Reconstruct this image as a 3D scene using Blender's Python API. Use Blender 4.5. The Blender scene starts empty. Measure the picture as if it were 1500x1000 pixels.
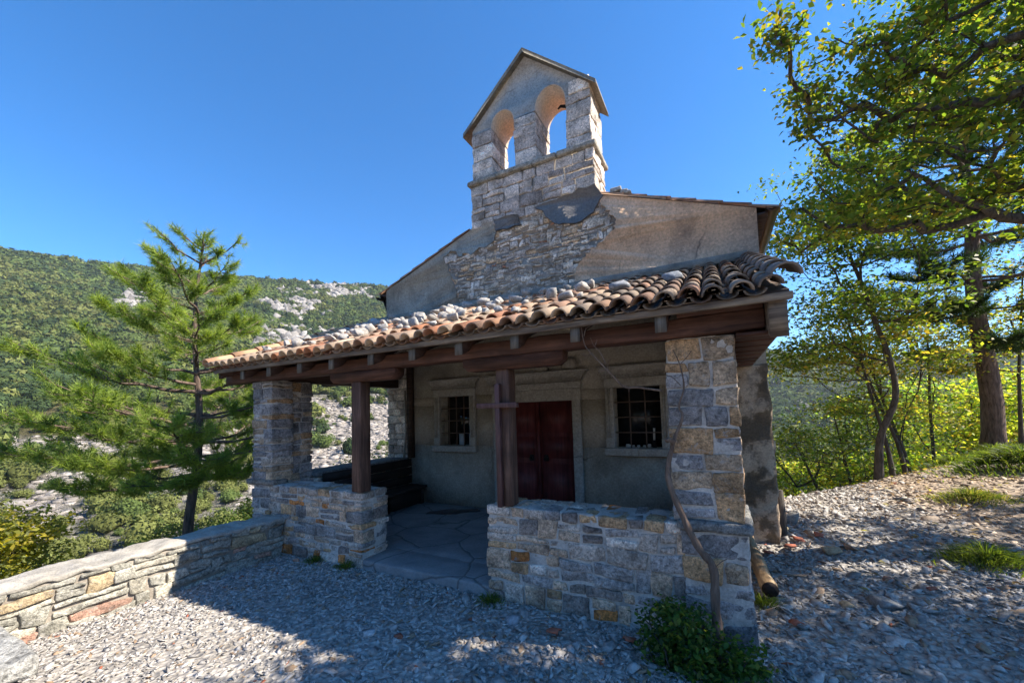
import bpy, math, random
import numpy as np
from mathutils import Vector, Matrix
random.seed(7); rng = np.random.default_rng(7)
S = bpy.context.scene; C = S.collection
PI = math.pi

# ------------------------------------------------------------------ noise
def _h(ix, iy, iz, s=0):
    n = (ix*73856093) ^ (iy*19349663) ^ (iz*83492791) ^ (s*2654435)
    n = (n ^ (n >> 13)) * 1274126177 & 0x7fffffff
    n = (n ^ (n >> 16)) * 668265263 & 0x7fffffff
    return ((n >> 8) & 0xffff) / 65535.0
def vnoise(p, s=0):
    p = np.asarray(p, float); i = np.floor(p).astype(np.int64); f = p-i; f = f*f*(3-2*f)
    r = 0
    for a in (0, 1):
        for b in (0, 1):
            for c in (0, 1):
                w = (f[:,0] if a else 1-f[:,0])*(f[:,1] if b else 1-f[:,1])*(f[:,2] if c else 1-f[:,2])
                r = r + w*_h(i[:,0]+a, i[:,1]+b, i[:,2]+c, s)
    return r*2-1
def fbm(p, o=4, s=0):
    p = np.asarray(p, float); r = 0; a = 1; t = 0
    for k in range(o):
        r = r+a*vnoise(p*2**k+k*17.3, s+k); t += a; a *= .5
    return r/t
def sm(x, a, b):
    t = np.clip((x-a)/(b-a), 0, 1); return t*t*(3-2*t)

# ------------------------------------------------------------------ mesh
class MB:
    """gathers geometry for ONE mesh object"""
    def __init__(s): s.v = []; s.f3 = []; s.f4 = []; s.c = []; s.n = 0
    def add(s, v, f3=None, f4=None, col=(1,1,1)):
        v = np.asarray(v, float).reshape(-1, 3)
        col = np.asarray(col, float)
        if col.ndim == 1: col = np.tile(col, (len(v), 1))
        if f3 is not None and len(f3): s.f3.append(np.asarray(f3, int)+s.n)
        if f4 is not None and len(f4): s.f4.append(np.asarray(f4, int)+s.n)
        s.v.append(v); s.c.append(col); s.n += len(v); return s
    def box(s, x0, x1, y0, y1, z0, z1, col=(1,1,1), bev=0.0):
        if bev <= 0:
            v = [(x,y,z) for x in (x0,x1) for y in (y0,y1) for z in (z0,z1)]
            f = [(0,1,3,2),(4,6,7,5),(0,4,5,1),(2,3,7,6),(0,2,6,4),(1,5,7,3)]
            return s.add(v, f4=f, col=col)
        return s.block(x0, x1, y0, y1, z0, z1, col, r=bev, amp=0, cell=9)
    def block(s, x0, x1, y0, y1, z0, z1, col=(1,1,1), r=.012, amp=.006, cell=.05, warp=None, seed=0, nm=12):
        """rounded, slightly lumpy block"""
        def ax(a, b):
            rr = min(r, (b-a)*.3)
            n = max(1, min(nm, int(round((b-a-2*rr)/cell))))
            return np.concatenate([[a], np.linspace(a+rr, b-rr, n+1), [b]])
        X, Y, Z = ax(x0,x1), ax(y0,y1), ax(z0,z1)
        key = {}; V = []; F = []
        nx, ny, nz = len(X), len(Y), len(Z)
        def vid(i,j,k):
            if (i,j,k) not in key: key[(i,j,k)] = len(V); V.append((X[i],Y[j],Z[k]))
            return key[(i,j,k)]
        for i in range(nx-1):
            for j in range(ny-1):
                F.append((vid(i,j,0),vid(i,j+1,0),vid(i+1,j+1,0),vid(i+1,j,0)))
                F.append((vid(i,j,nz-1),vid(i+1,j,nz-1),vid(i+1,j+1,nz-1),vid(i,j+1,nz-1)))
        for i in range(nx-1):
            for k in range(nz-1):
                F.append((vid(i,0,k),vid(i+1,0,k),vid(i+1,0,k+1),vid(i,0,k+1)))
                F.append((vid(i,ny-1,k),vid(i,ny-1,k+1),vid(i+1,ny-1,k+1),vid(i+1,ny-1,k)))
        for j in range(ny-1):
            for k in range(nz-1):
                F.append((vid(0,j,k),vid(0,j,k+1),vid(0,j+1,k+1),vid(0,j+1,k)))
                F.append((vid(nx-1,j,k),vid(nx-1,j+1,k),vid(nx-1,j+1,k+1),vid(nx-1,j,k+1)))
        V = np.array(V)
        lo = np.array([x0,y0,z0]); hi = np.array([x1,y1,z1]); rv = np.minimum(r, (hi-lo)*.3)
        inn = np.clip(V, lo+rv, hi-rv); d = V-inn
        cnt = (np.abs(d) > 1e-9).sum(1)
        k = np.where(cnt == 2, .7071, np.where(cnt == 3, .577, 1.0))
        V = inn+d*k[:,None]
        if amp:
            q = V*9+seed*3.1
            V = V+amp*np.stack([vnoise(q, 1), vnoise(q+40, 2), vnoise(q+80, 3)], 1)
            q = V*26+seed
            V = V+amp*.5*np.stack([vnoise(q, 4), vnoise(q+40, 5), vnoise(q+80, 6)], 1)
        if warp is not None: V = warp(V)
        return s.add(V, f4=F, col=col)
    def tube(s, pts, rad, n=7, col=(1,1,1), cap=True):
        P = np.array(pts, float); m = len(P)
        R = np.full(m, rad) if np.isscalar(rad) else np.array(rad, float)
        T = np.gradient(P, axis=0); T /= np.linalg.norm(T, axis=1)[:,None]+1e-12
        u = np.cross(T[0], (0,0,1) if abs(T[0][2]) < .9 else (1,0,0)); u /= np.linalg.norm(u)
        V = []
        a = np.arange(n)*2*PI/n
        for i in range(m):
            u = u-T[i]*(u@T[i]); u /= np.linalg.norm(u)+1e-12; w = np.cross(T[i], u)
            V.append(P[i]+R[i]*(np.cos(a)[:,None]*u+np.sin(a)[:,None]*w))
        V = np.concatenate(V)
        F = [(i*n+j, i*n+(j+1)%n, (i+1)*n+(j+1)%n, (i+1)*n+j) for i in range(m-1) for j in range(n)]
        f3 = []
        if cap:
            V = np.vstack([V, P[0], P[-1]]); b = m*n
            f3 = [(b, (j+1)%n, j) for j in range(n)]+[(b+1, (m-1)*n+j, (m-1)*n+(j+1)%n) for j in range(n)]
        return s.add(V, f3=f3, f4=F, col=col)
    def prism(s, poly, y0, y1, col=(1,1,1), axis='y'):
        """extrude an outline (a,b): axis y -> (x,z) outline; x -> (y,z); z -> (x,y)"""
        import mathutils
        n = len(poly)
        tri = mathutils.geometry.tessellate_polygon([[Vector((a,b,0)) for a,b in poly]])
        def P(a,b,t): return {'y':(a,t,b), 'x':(t,a,b), 'z':(a,b,t)}[axis]
        V = [P(a,b,y0) for a,b in poly]+[P(a,b,y1) for a,b in poly]
        f3 = [tuple(t) for t in tri]+[tuple(i+n for i in reversed(t)) for t in tri]
        f4 = [(i,(i+1)%n,(i+1)%n+n,i+n) for i in range(n)]
        return s.add(V, f3=f3, f4=f4, col=col)
    def build(s, name, mat, parent=None, smooth=False):
        me = bpy.data.meshes.new(name)
        v = np.concatenate(s.v); col = np.concatenate(s.c)
        f3 = np.concatenate(s.f3) if s.f3 else np.zeros((0,3), int)
        f4 = np.concatenate(s.f4) if s.f4 else np.zeros((0,4), int)
        me.vertices.add(len(v)); me.vertices.foreach_set('co', v.ravel())
        nl = f3.size+f4.size; me.loops.add(nl)
        me.loops.foreach_set('vertex_index', np.concatenate([f3.ravel(), f4.ravel()]).astype(np.int32))
        me.polygons.add(len(f3)+len(f4))
        st = np.concatenate([np.arange(len(f3))*3, len(f3)*3+np.arange(len(f4))*4]).astype(np.int32)
        me.polygons.foreach_set('loop_start', st)
        me.update(calc_edges=True); me.validate()
        at = me.color_attributes.new('Col', 'FLOAT_COLOR', 'POINT')
        if len(me.vertices) == len(col):
            at.data.foreach_set('color', np.hstack([col, np.ones((len(col),1))]).ravel().astype(np.float32))
        if smooth: me.polygons.foreach_set('use_smooth', np.ones(len(me.polygons), bool))
        me.materials.append(mat)
        o = bpy.data.objects.new(name, me); C.objects.link(o)
        if parent is not None: o.parent = parent
        return o
def fixn(o):
    import bmesh
    b = bmesh.new(); b.from_mesh(o.data); bmesh.ops.recalc_face_normals(b, faces=b.faces); b.to_mesh(o.data); b.free(); return o
def tag(o, label=None, cat=None, group=None, kind=None):
    if label: o['label'] = label
    if cat: o['category'] = cat
    if group: o['group'] = group
    if kind: o['kind'] = kind
    return o
def thing(name, label, cat, loc=(0,0,0), group=None):
    o = bpy.data.objects.new(name, None); o.empty_display_size = .2; C.objects.link(o); o.location = loc
    return tag(o, label, cat, group)

# ------------------------------------------------------------------ materials
def nt(name):
    m = bpy.data.materials.new(name); m.use_nodes = True; t = m.node_tree
    for n in list(t.nodes): t.nodes.remove(n)
    out = t.nodes.new('ShaderNodeOutputMaterial'); return m, t, out
def N(t, kind, **kw):
    n = t.nodes.new(kind)
    for k, v in kw.items():
        if k in n.inputs: n.inputs[k].default_value = v
        else: setattr(n, k, v)
    return n
def ramp(t, src, stops):
    r = t.nodes.new('ShaderNodeValToRGB'); e = r.color_ramp.elements
    while len(e) > 1: e.remove(e[-1])
    e[0].position = stops[0][0]; e[0].color = (*stops[0][1], 1)
    for p, c in stops[1:]:
        x = e.new(p); x.color = (*c, 1)
    t.links.new(src, r.inputs[0]); return r.outputs[0]
def g(v): return (v, v, v)
def mixc(t, fac, a, b, mode='MIX'):
    m = t.nodes.new('ShaderNodeMix'); m.data_type = 'RGBA'; m.blend_type = mode
    for src, i in ((fac, 0), (a, 6), (b, 7)):
        if hasattr(src, 'is_output'): t.links.new(src, m.inputs[i])
        elif i == 0: m.inputs[0].default_value = src
        else: m.inputs[i].default_value = (*src, 1)
    return m.outputs[2]
def coords(t, scale=(1,1,1), rot=(0,0,0), obj=True):
    c = t.nodes.new('ShaderNodeTexCoord'); m = t.nodes.new('ShaderNodeMapping')
    m.inputs['Scale'].default_value = scale; m.inputs['Rotation'].default_value = rot
    t.links.new(c.outputs['Object'], m.inputs[0]); return m.outputs[0]
def noise(t, vec, sc, det=5, rough=.6, dist=0):
    n = N(t, 'ShaderNodeTexNoise', Scale=sc, Detail=det, Roughness=rough, Distortion=dist)
    t.links.new(vec, n.inputs['Vector']); return n.outputs[0]
def finish(t, out, col, rough=.9, bumps=(), spec=.3, metal=0):
    p = t.nodes.new('ShaderNodeBsdfPrincipled')
    if hasattr(col, 'is_output'): t.links.new(col, p.inputs['Base Color'])
    else: p.inputs['Base Color'].default_value = (*col, 1)
    if hasattr(rough, 'is_output'): t.links.new(rough, p.inputs['Roughness'])
    else: p.inputs['Roughness'].default_value = rough
    p.inputs['Specular IOR Level'].default_value = spec; p.inputs['Metallic'].default_value = metal
    prev = None
    for h, st, di in bumps:
        b = N(t, 'ShaderNodeBump', Strength=st, Distance=di); t.links.new(h, b.inputs['Height'])
        if prev is not None: t.links.new(prev, b.inputs['Normal'])
        prev = b.outputs[0]
    if prev is not None: t.links.new(prev, p.inputs['Normal'])
    t.links.new(p.outputs[0], out.inputs[0]); return p
def attr(t): return N(t, 'ShaderNodeAttribute', attribute_name='Col').outputs['Color']

def mat_stone(name='stone', lichen=.5):
    m, t, out = nt(name); v = coords(t); a = attr(t)
    n1 = noise(t, v, 7, 6, .65); n2 = noise(t, v, 38, 5, .7); n3 = noise(t, v, 120, 3, .6)
    c = mixc(t, 1, a, ramp(t, n1, [(.3, g(.42)), (.5, g(1)), (.7, g(1.45))]), 'MULTIPLY')
    c = mixc(t, 1, c, ramp(t, n2, [(.36, g(.50)), (.5, g(1.0)), (.62, g(1.3))]), 'MULTIPLY')
    fine = noise(t, v, 95, 4, .75); c = mixc(t, 1, c, ramp(t, fine, [(.36, g(.62)), (.6, g(1.18))]), 'MULTIPLY')
    big = noise(t, v, 2.3, 4, .6)
    c = mixc(t, ramp(t, big, [(.5, g(0)), (.75, g(lichen))]), c, (.11,.10,.08))
    sp = noise(t, v, 16, 6, .75, .5)
    c = mixc(t, ramp(t, sp, [(.56, g(0)), (.64, g(.55))]), c, (.40,.385,.36))
    finish(t, out, c, .92, ((n1,.7,.03),(n2,.9,.016),(n3,.8,.006))); return m
def mat_mortar(name='mortar', col=(.27,.26,.245)):
    m, t, out = nt(name); v = coords(t)
    n1 = noise(t, v, 5, 5, .6); n2 = noise(t, v, 60, 5, .7)
    c = ramp(t, n1, [(.3, tuple(k*.6 for k in col)), (.65, tuple(k*1.15 for k in col))])
    c = mixc(t, 1, c, ramp(t, n2, [(.3, g(.7)), (.65, g(1.12))]), 'MULTIPLY')
    finish(t, out, c, .95, ((n1,.5,.02),(n2,.8,.008))); return m
def mat_plaster(name, a, b, dark, amt=.6, sc=1.2):
    m, t, out = nt(name); v = coords(t)
    n0 = noise(t, v, sc, 6, .62, .4); n1 = noise(t, v, sc*3.3, 6, .68, .2); n2 = noise(t, v, 34, 6, .7)
    vs = coords(t, (3.0,3.0,.5)); st = noise(t, vs, 1.6, 5, .6)
    c = ramp(t, n1, [(.3, a), (.7, b)])
    c = mixc(t, ramp(t, n0, [(.52, g(0)), (.72, g(amt))]), c, dark)
    c = mixc(t, ramp(t, st, [(.55, g(0)), (.8, g(amt*.5))]), c, dark)
    c = mixc(t, 1, c, ramp(t, n2, [(.34, g(.70)), (.62, g(1.12))]), 'MULTIPLY')
    cr = N(t, 'ShaderNodeTexVoronoi', Scale=.8, feature='DISTANCE_TO_EDGE'); nz = N(t, 'ShaderNodeTexNoise', Scale=2.5, Detail=6); t.links.new(v, nz.inputs['Vector'])
    t.links.new(mixc(t, .22, v, nz.outputs['Color']), cr.inputs['Vector'])
    msk = mixc(t, 1, ramp(t, cr.outputs[0], [(0, g(.75)), (.006, g(0))]), ramp(t, noise(t, v, .9, 2), [(.5, g(0)), (.6, g(1))]), 'MULTIPLY')
    c = mixc(t, msk, c, tuple(k*.45 for k in dark))
    n3 = noise(t, v, 13, 6, .75); c = mixc(t, ramp(t, n3, [(.58, g(0)), (.66, g(.45))]), c, tuple(k*1.25 for k in b))
    finish(t, out, c, .95, ((n1,.5,.04),(n3,.6,.012),(n2,.7,.008))); return m
def mat_wood(name, a, b, dirn='x', rough=.7):
    m, t, out = nt(name)
    sc = {'x':(1,14,14), 'y':(14,1,14), 'z':(14,14,1)}[dirn]
    v = coords(t, sc); v2 = coords(t)
    n1 = noise(t, v, 2.2, 7, .65, .6); n2 = noise(t, v2, 3.2, 5, .6)
    c = ramp(t, n1, [(.3, tuple(k*.45 for k in a)), (.5, a), (.68, b)])
    c = mixc(t, 1, c, ramp(t, n2, [(.3, g(.6)), (.7, g(1.25))]), 'MULTIPLY')
    finish(t, out, c, rough, ((n1,.5,.01),)); return m
def mat_leaf(name, trans=.45, rough=.55, spec=.35):
    m, t, out = nt(name); a = attr(t)
    d = N(t, 'ShaderNodeBsdfPrincipled', Roughness=rough); d.inputs['Specular IOR Level'].default_value = spec
    tr = t.nodes.new('ShaderNodeBsdfTranslucent'); mx = N(t, 'ShaderNodeMixShader', Fac=trans)
    t.links.new(a, d.inputs['Base Color'])
    c2 = mixc(t, 1, a, (2.0,2.1,.7), 'MULTIPLY'); t.links.new(c2, tr.inputs['Color'])
    t.links.new(d.outputs[0], mx.inputs[1]); t.links.new(tr.outputs[0], mx.inputs[2]); t.links.new(mx.outputs[0], out.inputs[0]); return m
def mat_bark(name, a, b):
    m, t, out = nt(name); v = coords(t, (9,9,1.6)); n1 = noise(t, v, 3, 6, .7, .5)
    c = ramp(t, n1, [(.35, a), (.65, b)]); finish(t, out, c, .95, ((n1,.9,.02),)); return m
def mat_attr(name, rough=.9, nsc=30, amt=.3, bump=.006, spec=.3):
    m, t, out = nt(name); v = coords(t); n = noise(t, v, nsc, 5, .65)
    c = mixc(t, 1, attr(t), ramp(t, n, [(.3, g(1-amt)), (.7, g(1+amt*.6))]), 'MULTIPLY')
    finish(t, out, c, rough, ((n,.6,bump),), spec); return m
def mat_plain(name, col, rough=.6, metal=0, spec=.4):
    m, t, out = nt(name); v = coords(t); n = noise(t, v, 12, 4, .6)
    c = mixc(t, 1, col, ramp(t, n, [(.3, g(.75)), (.7, g(1.15))]), 'MULTIPLY')
    finish(t, out, c, rough, ((n,.2,.004),), spec, metal); return m

M = {}
M['stone'] = mat_stone('masonry_stone', .35)
M['stone_old'] = mat_stone('weathered_stone', .65)
M['mortar'] = mat_mortar('mortar', (.58,.525,.465))
M['mortar_old'] = mat_mortar('old_mortar', (.33,.29,.24))
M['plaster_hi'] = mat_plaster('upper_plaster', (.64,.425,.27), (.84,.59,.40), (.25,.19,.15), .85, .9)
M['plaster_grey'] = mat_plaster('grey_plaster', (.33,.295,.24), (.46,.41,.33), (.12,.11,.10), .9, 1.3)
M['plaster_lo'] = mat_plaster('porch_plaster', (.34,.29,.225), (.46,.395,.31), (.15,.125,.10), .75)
M['plaster_belfry'] = mat_plaster('belfry_plaster', (.44,.40,.35), (.56,.51,.44), (.22,.20,.18), .6, 2.2)
M['lit_arch_plaster'] = mat_plaster('lit_arch_plaster', (.62,.49,.38), (.72,.58,.45), (.45,.36,.28), .3, 2.5)
M['cement'] = mat_plaster('cement_patch', (.17,.16,.15), (.22,.205,.19), (.145,.135,.125), .5, 2)
M['trim'] = mat_plaster('stone_trim', (.33,.30,.26), (.43,.39,.33), (.17,.16,.14), .5, 3)
M['wood_red'] = mat_wood('stained_beam_wood', (.085,.036,.022), (.145,.066,.042))
M['wood_red_y'] = mat_wood('stained_rafter_wood', (.055,.028,.02), (.09,.048,.034), 'y')
M['wood_post'] = mat_wood('post_wood', (.11,.058,.04), (.20,.115,.08), 'z')
M['wood_grey'] = mat_wood('weathered_board_wood', (.15,.11,.08), (.30,.23,.16))
M['wood_end'] = mat_wood('grey_end_grain', (.13,.115,.10), (.22,.20,.17), 'z')
M['wood_dark'] = mat_wood('dark_bench_wood', (.03,.02,.016), (.055,.035,.026), 'y')
M['wood_log'] = mat_wood('log_wood', (.30,.20,.11), (.48,.36,.22), 'y')
M['wood_soffit'] = mat_wood('soffit_wood', (.06,.035,.025), (.11,.065,.045))
M['door'] = mat_wood('door_paint', (.125,.026,.024), (.17,.038,.033), 'z', .5)
M['cross'] = mat_wood('cross_wood', (.10,.045,.04), (.17,.09,.08), 'z', .5)
M['iron'] = mat_plain('iron', (.02,.018,.016), .6, .6)
M['bar_iron'] = mat_plain('rusty_iron', (.15,.10,.075), .75, .2)
M['copper'] = mat_plain('brown_gutter_metal', (.16,.085,.05), .35, .7)
M['dark'] = mat_plain('dark_interior', (.012,.012,.014), .9)
M['white'] = mat_plain('wax', (.7,.68,.62), .5)
M['leaf'] = mat_leaf('leaves', .5); M['needle'] = mat_leaf('needles', .4)
M['bark'] = mat_bark('bark_grey', (.035,.03,.025), (.13,.11,.09))
M['bark_pine'] = mat_bark('bark_pine', (.06,.042,.033), (.21,.15,.12))
M['twig'] = mat_bark('dry_twig', (.085,.055,.04), (.25,.175,.13))
M['rubble'] = mat_attr('loose_stone', .95, 32, .45, .012)
M['rubble_far'] = mat_attr('crag_stone', .95, 1.2, .5, .5)
M['tile'] = None
def mat_tile():
    m, t, out = nt('clay_tile'); v = coords(t); a = attr(t)
    n1 = noise(t, v, 6, 6, .65); n2 = noise(t, v, 55, 5, .7)
    c = mixc(t, 1, a, ramp(t, n1, [(.3, g(.65)), (.7, g(1.2))]), 'MULTIPLY')
    c = mixc(t, ramp(t, n2, [(.52, g(0)), (.68, g(.55))]), c, (.30,.25,.19))
    c = mixc(t, ramp(t, noise(t, v, 2.1, 5, .7), [(.56, g(0)), (.7, g(.7))]), c, (.07,.06,.05))
    finish(t, out, c, .9, ((n2,.5,.004),)); return m
M['tile'] = mat_tile()
def mat_floor():
    m, t, out = nt('porch_floor_stone'); v = coords(t)
    vo = N(t, 'ShaderNodeTexVoronoi', Scale=1.5, feature='DISTANCE_TO_EDGE'); 
    nz = N(t, 'ShaderNodeTexNoise', Scale=3, Detail=4); t.links.new(v, nz.inputs['Vector'])
    ad = mixc(t, .12, v, nz.outputs['Color']); t.links.new(ad, vo.inputs['Vector'])
    n1 = noise(t, v, 3, 6, .65); n2 = noise(t, v, 45, 5, .7)
    c = ramp(t, n1, [(.3, (.17,.17,.17)), (.7, (.30,.295,.285))])
    c = mixc(t, ramp(t, vo.outputs[0], [(.0, g(.75)), (.018, g(0))]), c, (.05,.048,.045))
    c = mixc(t, 1, c, ramp(t, n2, [(.3, g(.8)), (.65, g(1.1))]), 'MULTIPLY')
    e = ramp(t, vo.outputs[0], [(0, g(0)), (.03, g(1))])
    finish(t, out, c, .75, ((e,.6,.01),(n1,.4,.02),(n2,.4,.004))); return m
M['floor'] = mat_floor()
def mat_ground():
    m, t, out = nt('gravel_ground'); v = coords(t); a = attr(t)
    vo = N(t, 'ShaderNodeTexVoronoi', Scale=24); t.links.new(v, vo.inputs['Vector'])
    vo2 = N(t, 'ShaderNodeTexVoronoi', Scale=11); t.links.new(v, vo2.inputs['Vector'])
    hs = mixc(t, 1, a, ramp(t, vo.outputs['Color'], [(0, g(.55)), (1, g(1.3))]), 'MULTIPLY')
    n = noise(t, v, 1.3, 5, .6)
    c = mixc(t, ramp(t, n, [(.5, g(0)), (.7, g(.4))]), hs, (.16,.125,.09))
    c = mixc(t, ramp(t, vo.outputs['Distance'], [(.35, g(0)), (.75, g(.5))]), c, (.12,.11,.10))
    finish(t, out, c, .95, ((vo.outputs['Distance'],1,.02),(vo2.outputs['Distance'],.6,.03),(noise(t, v, 90, 3),.5,.004))); return m
M['ground'] = mat_ground()
def mat_hill():
    m, t, out = nt('hillside'); v = coords(t); a = attr(t)
    n1 = noise(t, v, .05, 7, .7); n2 = noise(t, v, .45, 8, .8, .4)
    vs = coords(t, (.55,.55,.13)); n3 = noise(t, vs, .7, 8, .8, .5)
    vo = N(t, 'ShaderNodeTexVoronoi', Scale=.9); t.links.new(vs, vo.inputs['Vector'])
    c = mixc(t, 1, a, ramp(t, n2, [(.36, g(.40)), (.5, g(.95)), (.64, g(1.5))]), 'MULTIPLY')
    c = mixc(t, 1, c, ramp(t, n3, [(.38, g(.38)), (.5, g(1)), (.66, g(1.4))]), 'MULTIPLY')
    c = mixc(t, ramp(t, n3, [(.40, g(.5)), (.46, g(0))]), c, (.05,.065,.025))
    finish(t, out, c, .95, ((n1,.7,6),(n2,1,3),(n3,1,4),(vo.outputs['Distance'],.8,2))); return m
M['hill'] = mat_hill()
M['forest'] = mat_leaf('far_foliage', .12, .95, .05)

# ------------------------------------------------------------------ terrain
def softplus(x, k=.5): return np.where(x/k > 30, x, k*np.log1p(np.exp(np.clip(x/k, -40, 30))))
AZ = [-180,-100,-80,-72,-56,-50,-45,-30,-10,6.8,13,22,40,70,120,180]
EL = [8,12,15.0,15.6,16.6,17.0,17.0,15,9,5.0,2.9,3.2,4,6,8,8]
def hillz(x, y):
    x = np.asarray(x, float); y = np.asarray(y, float)
    r = np.hypot(x, y); az = np.degrees(np.arctan2(x, y))
    el = np.interp(az, AZ, EL)
    R = np.interp(az, [-180,-40,-5,0,180], [720,720,1100,1300,1300])
    r0 = np.interp(az, [-180,-40,0,180], [38,38,130,130])
    low = np.interp(az, [-180,-40,0,180], [-24,-24,-55,-55])
    top = R*np.tan(np.radians(el))
    s = np.clip((r-r0)/(R-r0), 0, 1)**1.75
    P = np.stack([x/160, y/160, 0*x], -1).reshape(-1, 3)
    nb = (fbm(P, 4, 11)).reshape(x.shape)
    nr = (1-np.abs(fbm(np.stack([x/60, y/60, 0*x], -1).reshape(-1,3), 3, 21))*2).reshape(x.shape)
    amp = sm(r, 60, 300)*np.minimum(r, R)*.028
    base = s*(top-low)
    edge = 1-.75*sm(r, R*.8, R)
    return low, base+amp*nb*edge+amp*.25*nr*edge, r, az, R
def H(x, y):
    x = np.asarray(x, float); y = np.asarray(y, float)
    plat = .04+.09*softplus(x-1.2, .6)*sm(y, -1, 9)+.031*np.maximum(0,y-3.2)*sm(x,.1,.9)*(1-sm(y,14,30))
    plat = np.minimum(plat, 2.6)
    dl = softplus(-5.35-x, .25)
    yc = 8.9+.9*np.maximum(0, np.minimum(x,30)-1)
    yc = np.where(x < .8, 15.0+(x*0), yc); yc = np.where((x > .3) & (x < .8), 15-(x-.3)/.5*6.1, yc)
    df = softplus(y-yc, .7)
    low, hb, r, az, R = hillz(x, y)
    drop = np.minimum(.62*dl+.5*df+.012*dl**2*0, -low)
    # soften the valley floor
    drop = -low*(1-np.exp(-drop/np.maximum(1,-low)*1.6)) if True else drop
    P = np.stack([x/2.2, y/2.2, 0*x], -1).reshape(-1, 3)
    nn = fbm(P, 4, 3).reshape(x.shape)*(.035+.10*sm(np.minimum(dl+df, 6), .3, 5)*3)
    ins = (x > -5.4) & (x < .55) & (y > 3.0) & (y < 16)
    z = plat-drop+nn+hb
    return np.where(ins, np.minimum(z, .05), z)
def Hs(x, y): return float(H(np.array([x]), np.array([y]))[0])

def polar(name, radii, nang, mat, colf, sink=0):
    a = np.arange(nang)*2*PI/nang
    Rg, A = np.meshgrid(radii, a, indexing='ij')
    X = Rg*np.sin(A); Y = Rg*np.cos(A); Z = H(X, Y)-sink*(Rg == Rg.min())
    v = np.stack([X, Y, Z], -1).reshape(-1, 3)
    m = len(radii); i = np.arange(m-1)[:,None]; j = np.arange(nang)[None,:]
    f = np.stack([i*nang+j, (i+1)*nang+j, (i+1)*nang+(j+1)%nang, i*nang+(j+1)%nang], -1).reshape(-1, 4)
    b = MB(); b.add(v, f4=f[:, ::-1], col=colf(v)); return b.build(name, mat, smooth=True)

def ground_col(v):
    x, y = v[:,0], v[:,1]
    n = fbm(v*.7, 4, 31); c = np.tile((.43,.395,.35), (len(v),1))
    br = sm(x+.6*n, 1.4, 2.8)*sm(y, 2.5, 5)*(.6+.4*sm(n, -.1, .3))
    c = c*(1-br[:,None])+np.array((.42,.315,.22))*br[:,None]
    yc = 8.9+.9*np.maximum(0, x-1)
    out = np.maximum(sm(-5.5-x, .1, 2), sm(y-yc, .8, 3))
    gr = np.array((.13,.14,.05)); sc = np.array((.56,.50,.44))
    k = sm(n, -.45, .0)[:,None]
    o = gr*(1-k)+sc*k
    return c*(1-out[:,None])+o*out[:,None]
r1 = np.concatenate([[.05], np.arange(.5, 12, .075), np.geomspace(12, 44, 70)])
ground = polar('ground', r1, 1080, M['ground'], ground_col)
tag(ground, kind='structure')

def masks(x, y, z):
    """rock / scree / forest masks of the hillsides"""
    P = np.stack([x, y, 0*x], -1).reshape(-1, 3)
    r = np.hypot(x, y); az = np.degrees(np.arctan2(x, y)); el = np.degrees(np.arctan2(z-1.65, r))
    n1 = fbm(P/55, 4, 41); n2 = fbm(P/18, 4, 51); n3 = fbm(P/7, 3, 61)
    top = np.interp(az, AZ, EL)
    rk = sm(n1*.8+n2*.7, .30, .45)*.35
    rk = np.maximum(rk, sm(az, -61, -56)*sm(-az, 30, 42)*sm(el, top-1.7, top-.8)*sm(n2+n1*.5, -.2, .1))
    def patch(a0, e0, wa, we, th=.75):
        d = ((az-a0)/wa)**2+((el-e0)/we)**2
        return sm(1-d+n2*1.6+n3*1.5, th-.15, th+.1)
    for a0, e0, wa, we in ((-56.0,9.8,4.2,1.9),(-52.5,9.4,3.6,1.7),(-57.0,13.4,2.9,1.4),(-54.5,14.0,2.6,1.2),(-71,12.6,1.6,1),(8.3,-.8,2.0,1.5),(10.8,1.6,1.6,1.2),(14.0,-.5,2.5,1.4),(17,1.5,2,1)):
        rk = np.maximum(rk, patch(a0, e0, wa, we, .6)*.95)
    left = sm(-az, 30, 36)
    scree = left*sm(-el+n2*2.2, .2, 1.6)*sm(r, 40, 70)
    scree = np.maximum(scree, left*sm(-az, 30, 36)*sm(az, -56, -54)*sm(3.2-el+n2*1.5, 0, .8)*sm(r, 60, 120))
    bush = sm(n1*.5+n2*.9, .2, .4)
    return rk, scree, bush, el, az, n1, n2
def hill_col(v):
    rk, sc, bu, el, az, n1, n2 = masks(v[:,0], v[:,1], v[:,2])
    gcol = np.array((.048,.075,.020))*(1+.45*n2[:,None])
    dry = np.array((.13,.125,.055)); k = (sm(n1, .05, .3)*.5)[:,None]
    c = gcol*(1-k)+dry*k
    # dry grass band above the scree
    gb = (sm(el, -2.5, -.5)*sm(-el, -3.2, -1.6)*sm(-az, 58, 64))[:,None]*.8
    c = c*(1-gb)+np.array((.19,.16,.065))*gb
    rc = np.array((.44,.41,.38))*(1+.35*n2[:,None])
    c = c*(1-rk[:,None])+rc*rk[:,None]
    s2 = (sc*(1-.8*bu))[:,None]; scc = np.array((.54,.475,.41))*(1+.3*n2[:,None])
    c = c*(1-s2)+scc*s2
    return np.clip(c, .01, .8)
r2 = np.concatenate([np.geomspace(42, 1400, 330), [1700, 2300, 3200]])
hills = polar('hills', r2, 2160, M['hill'], hill_col, sink=.6)
tag(hills, kind='structure')

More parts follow.
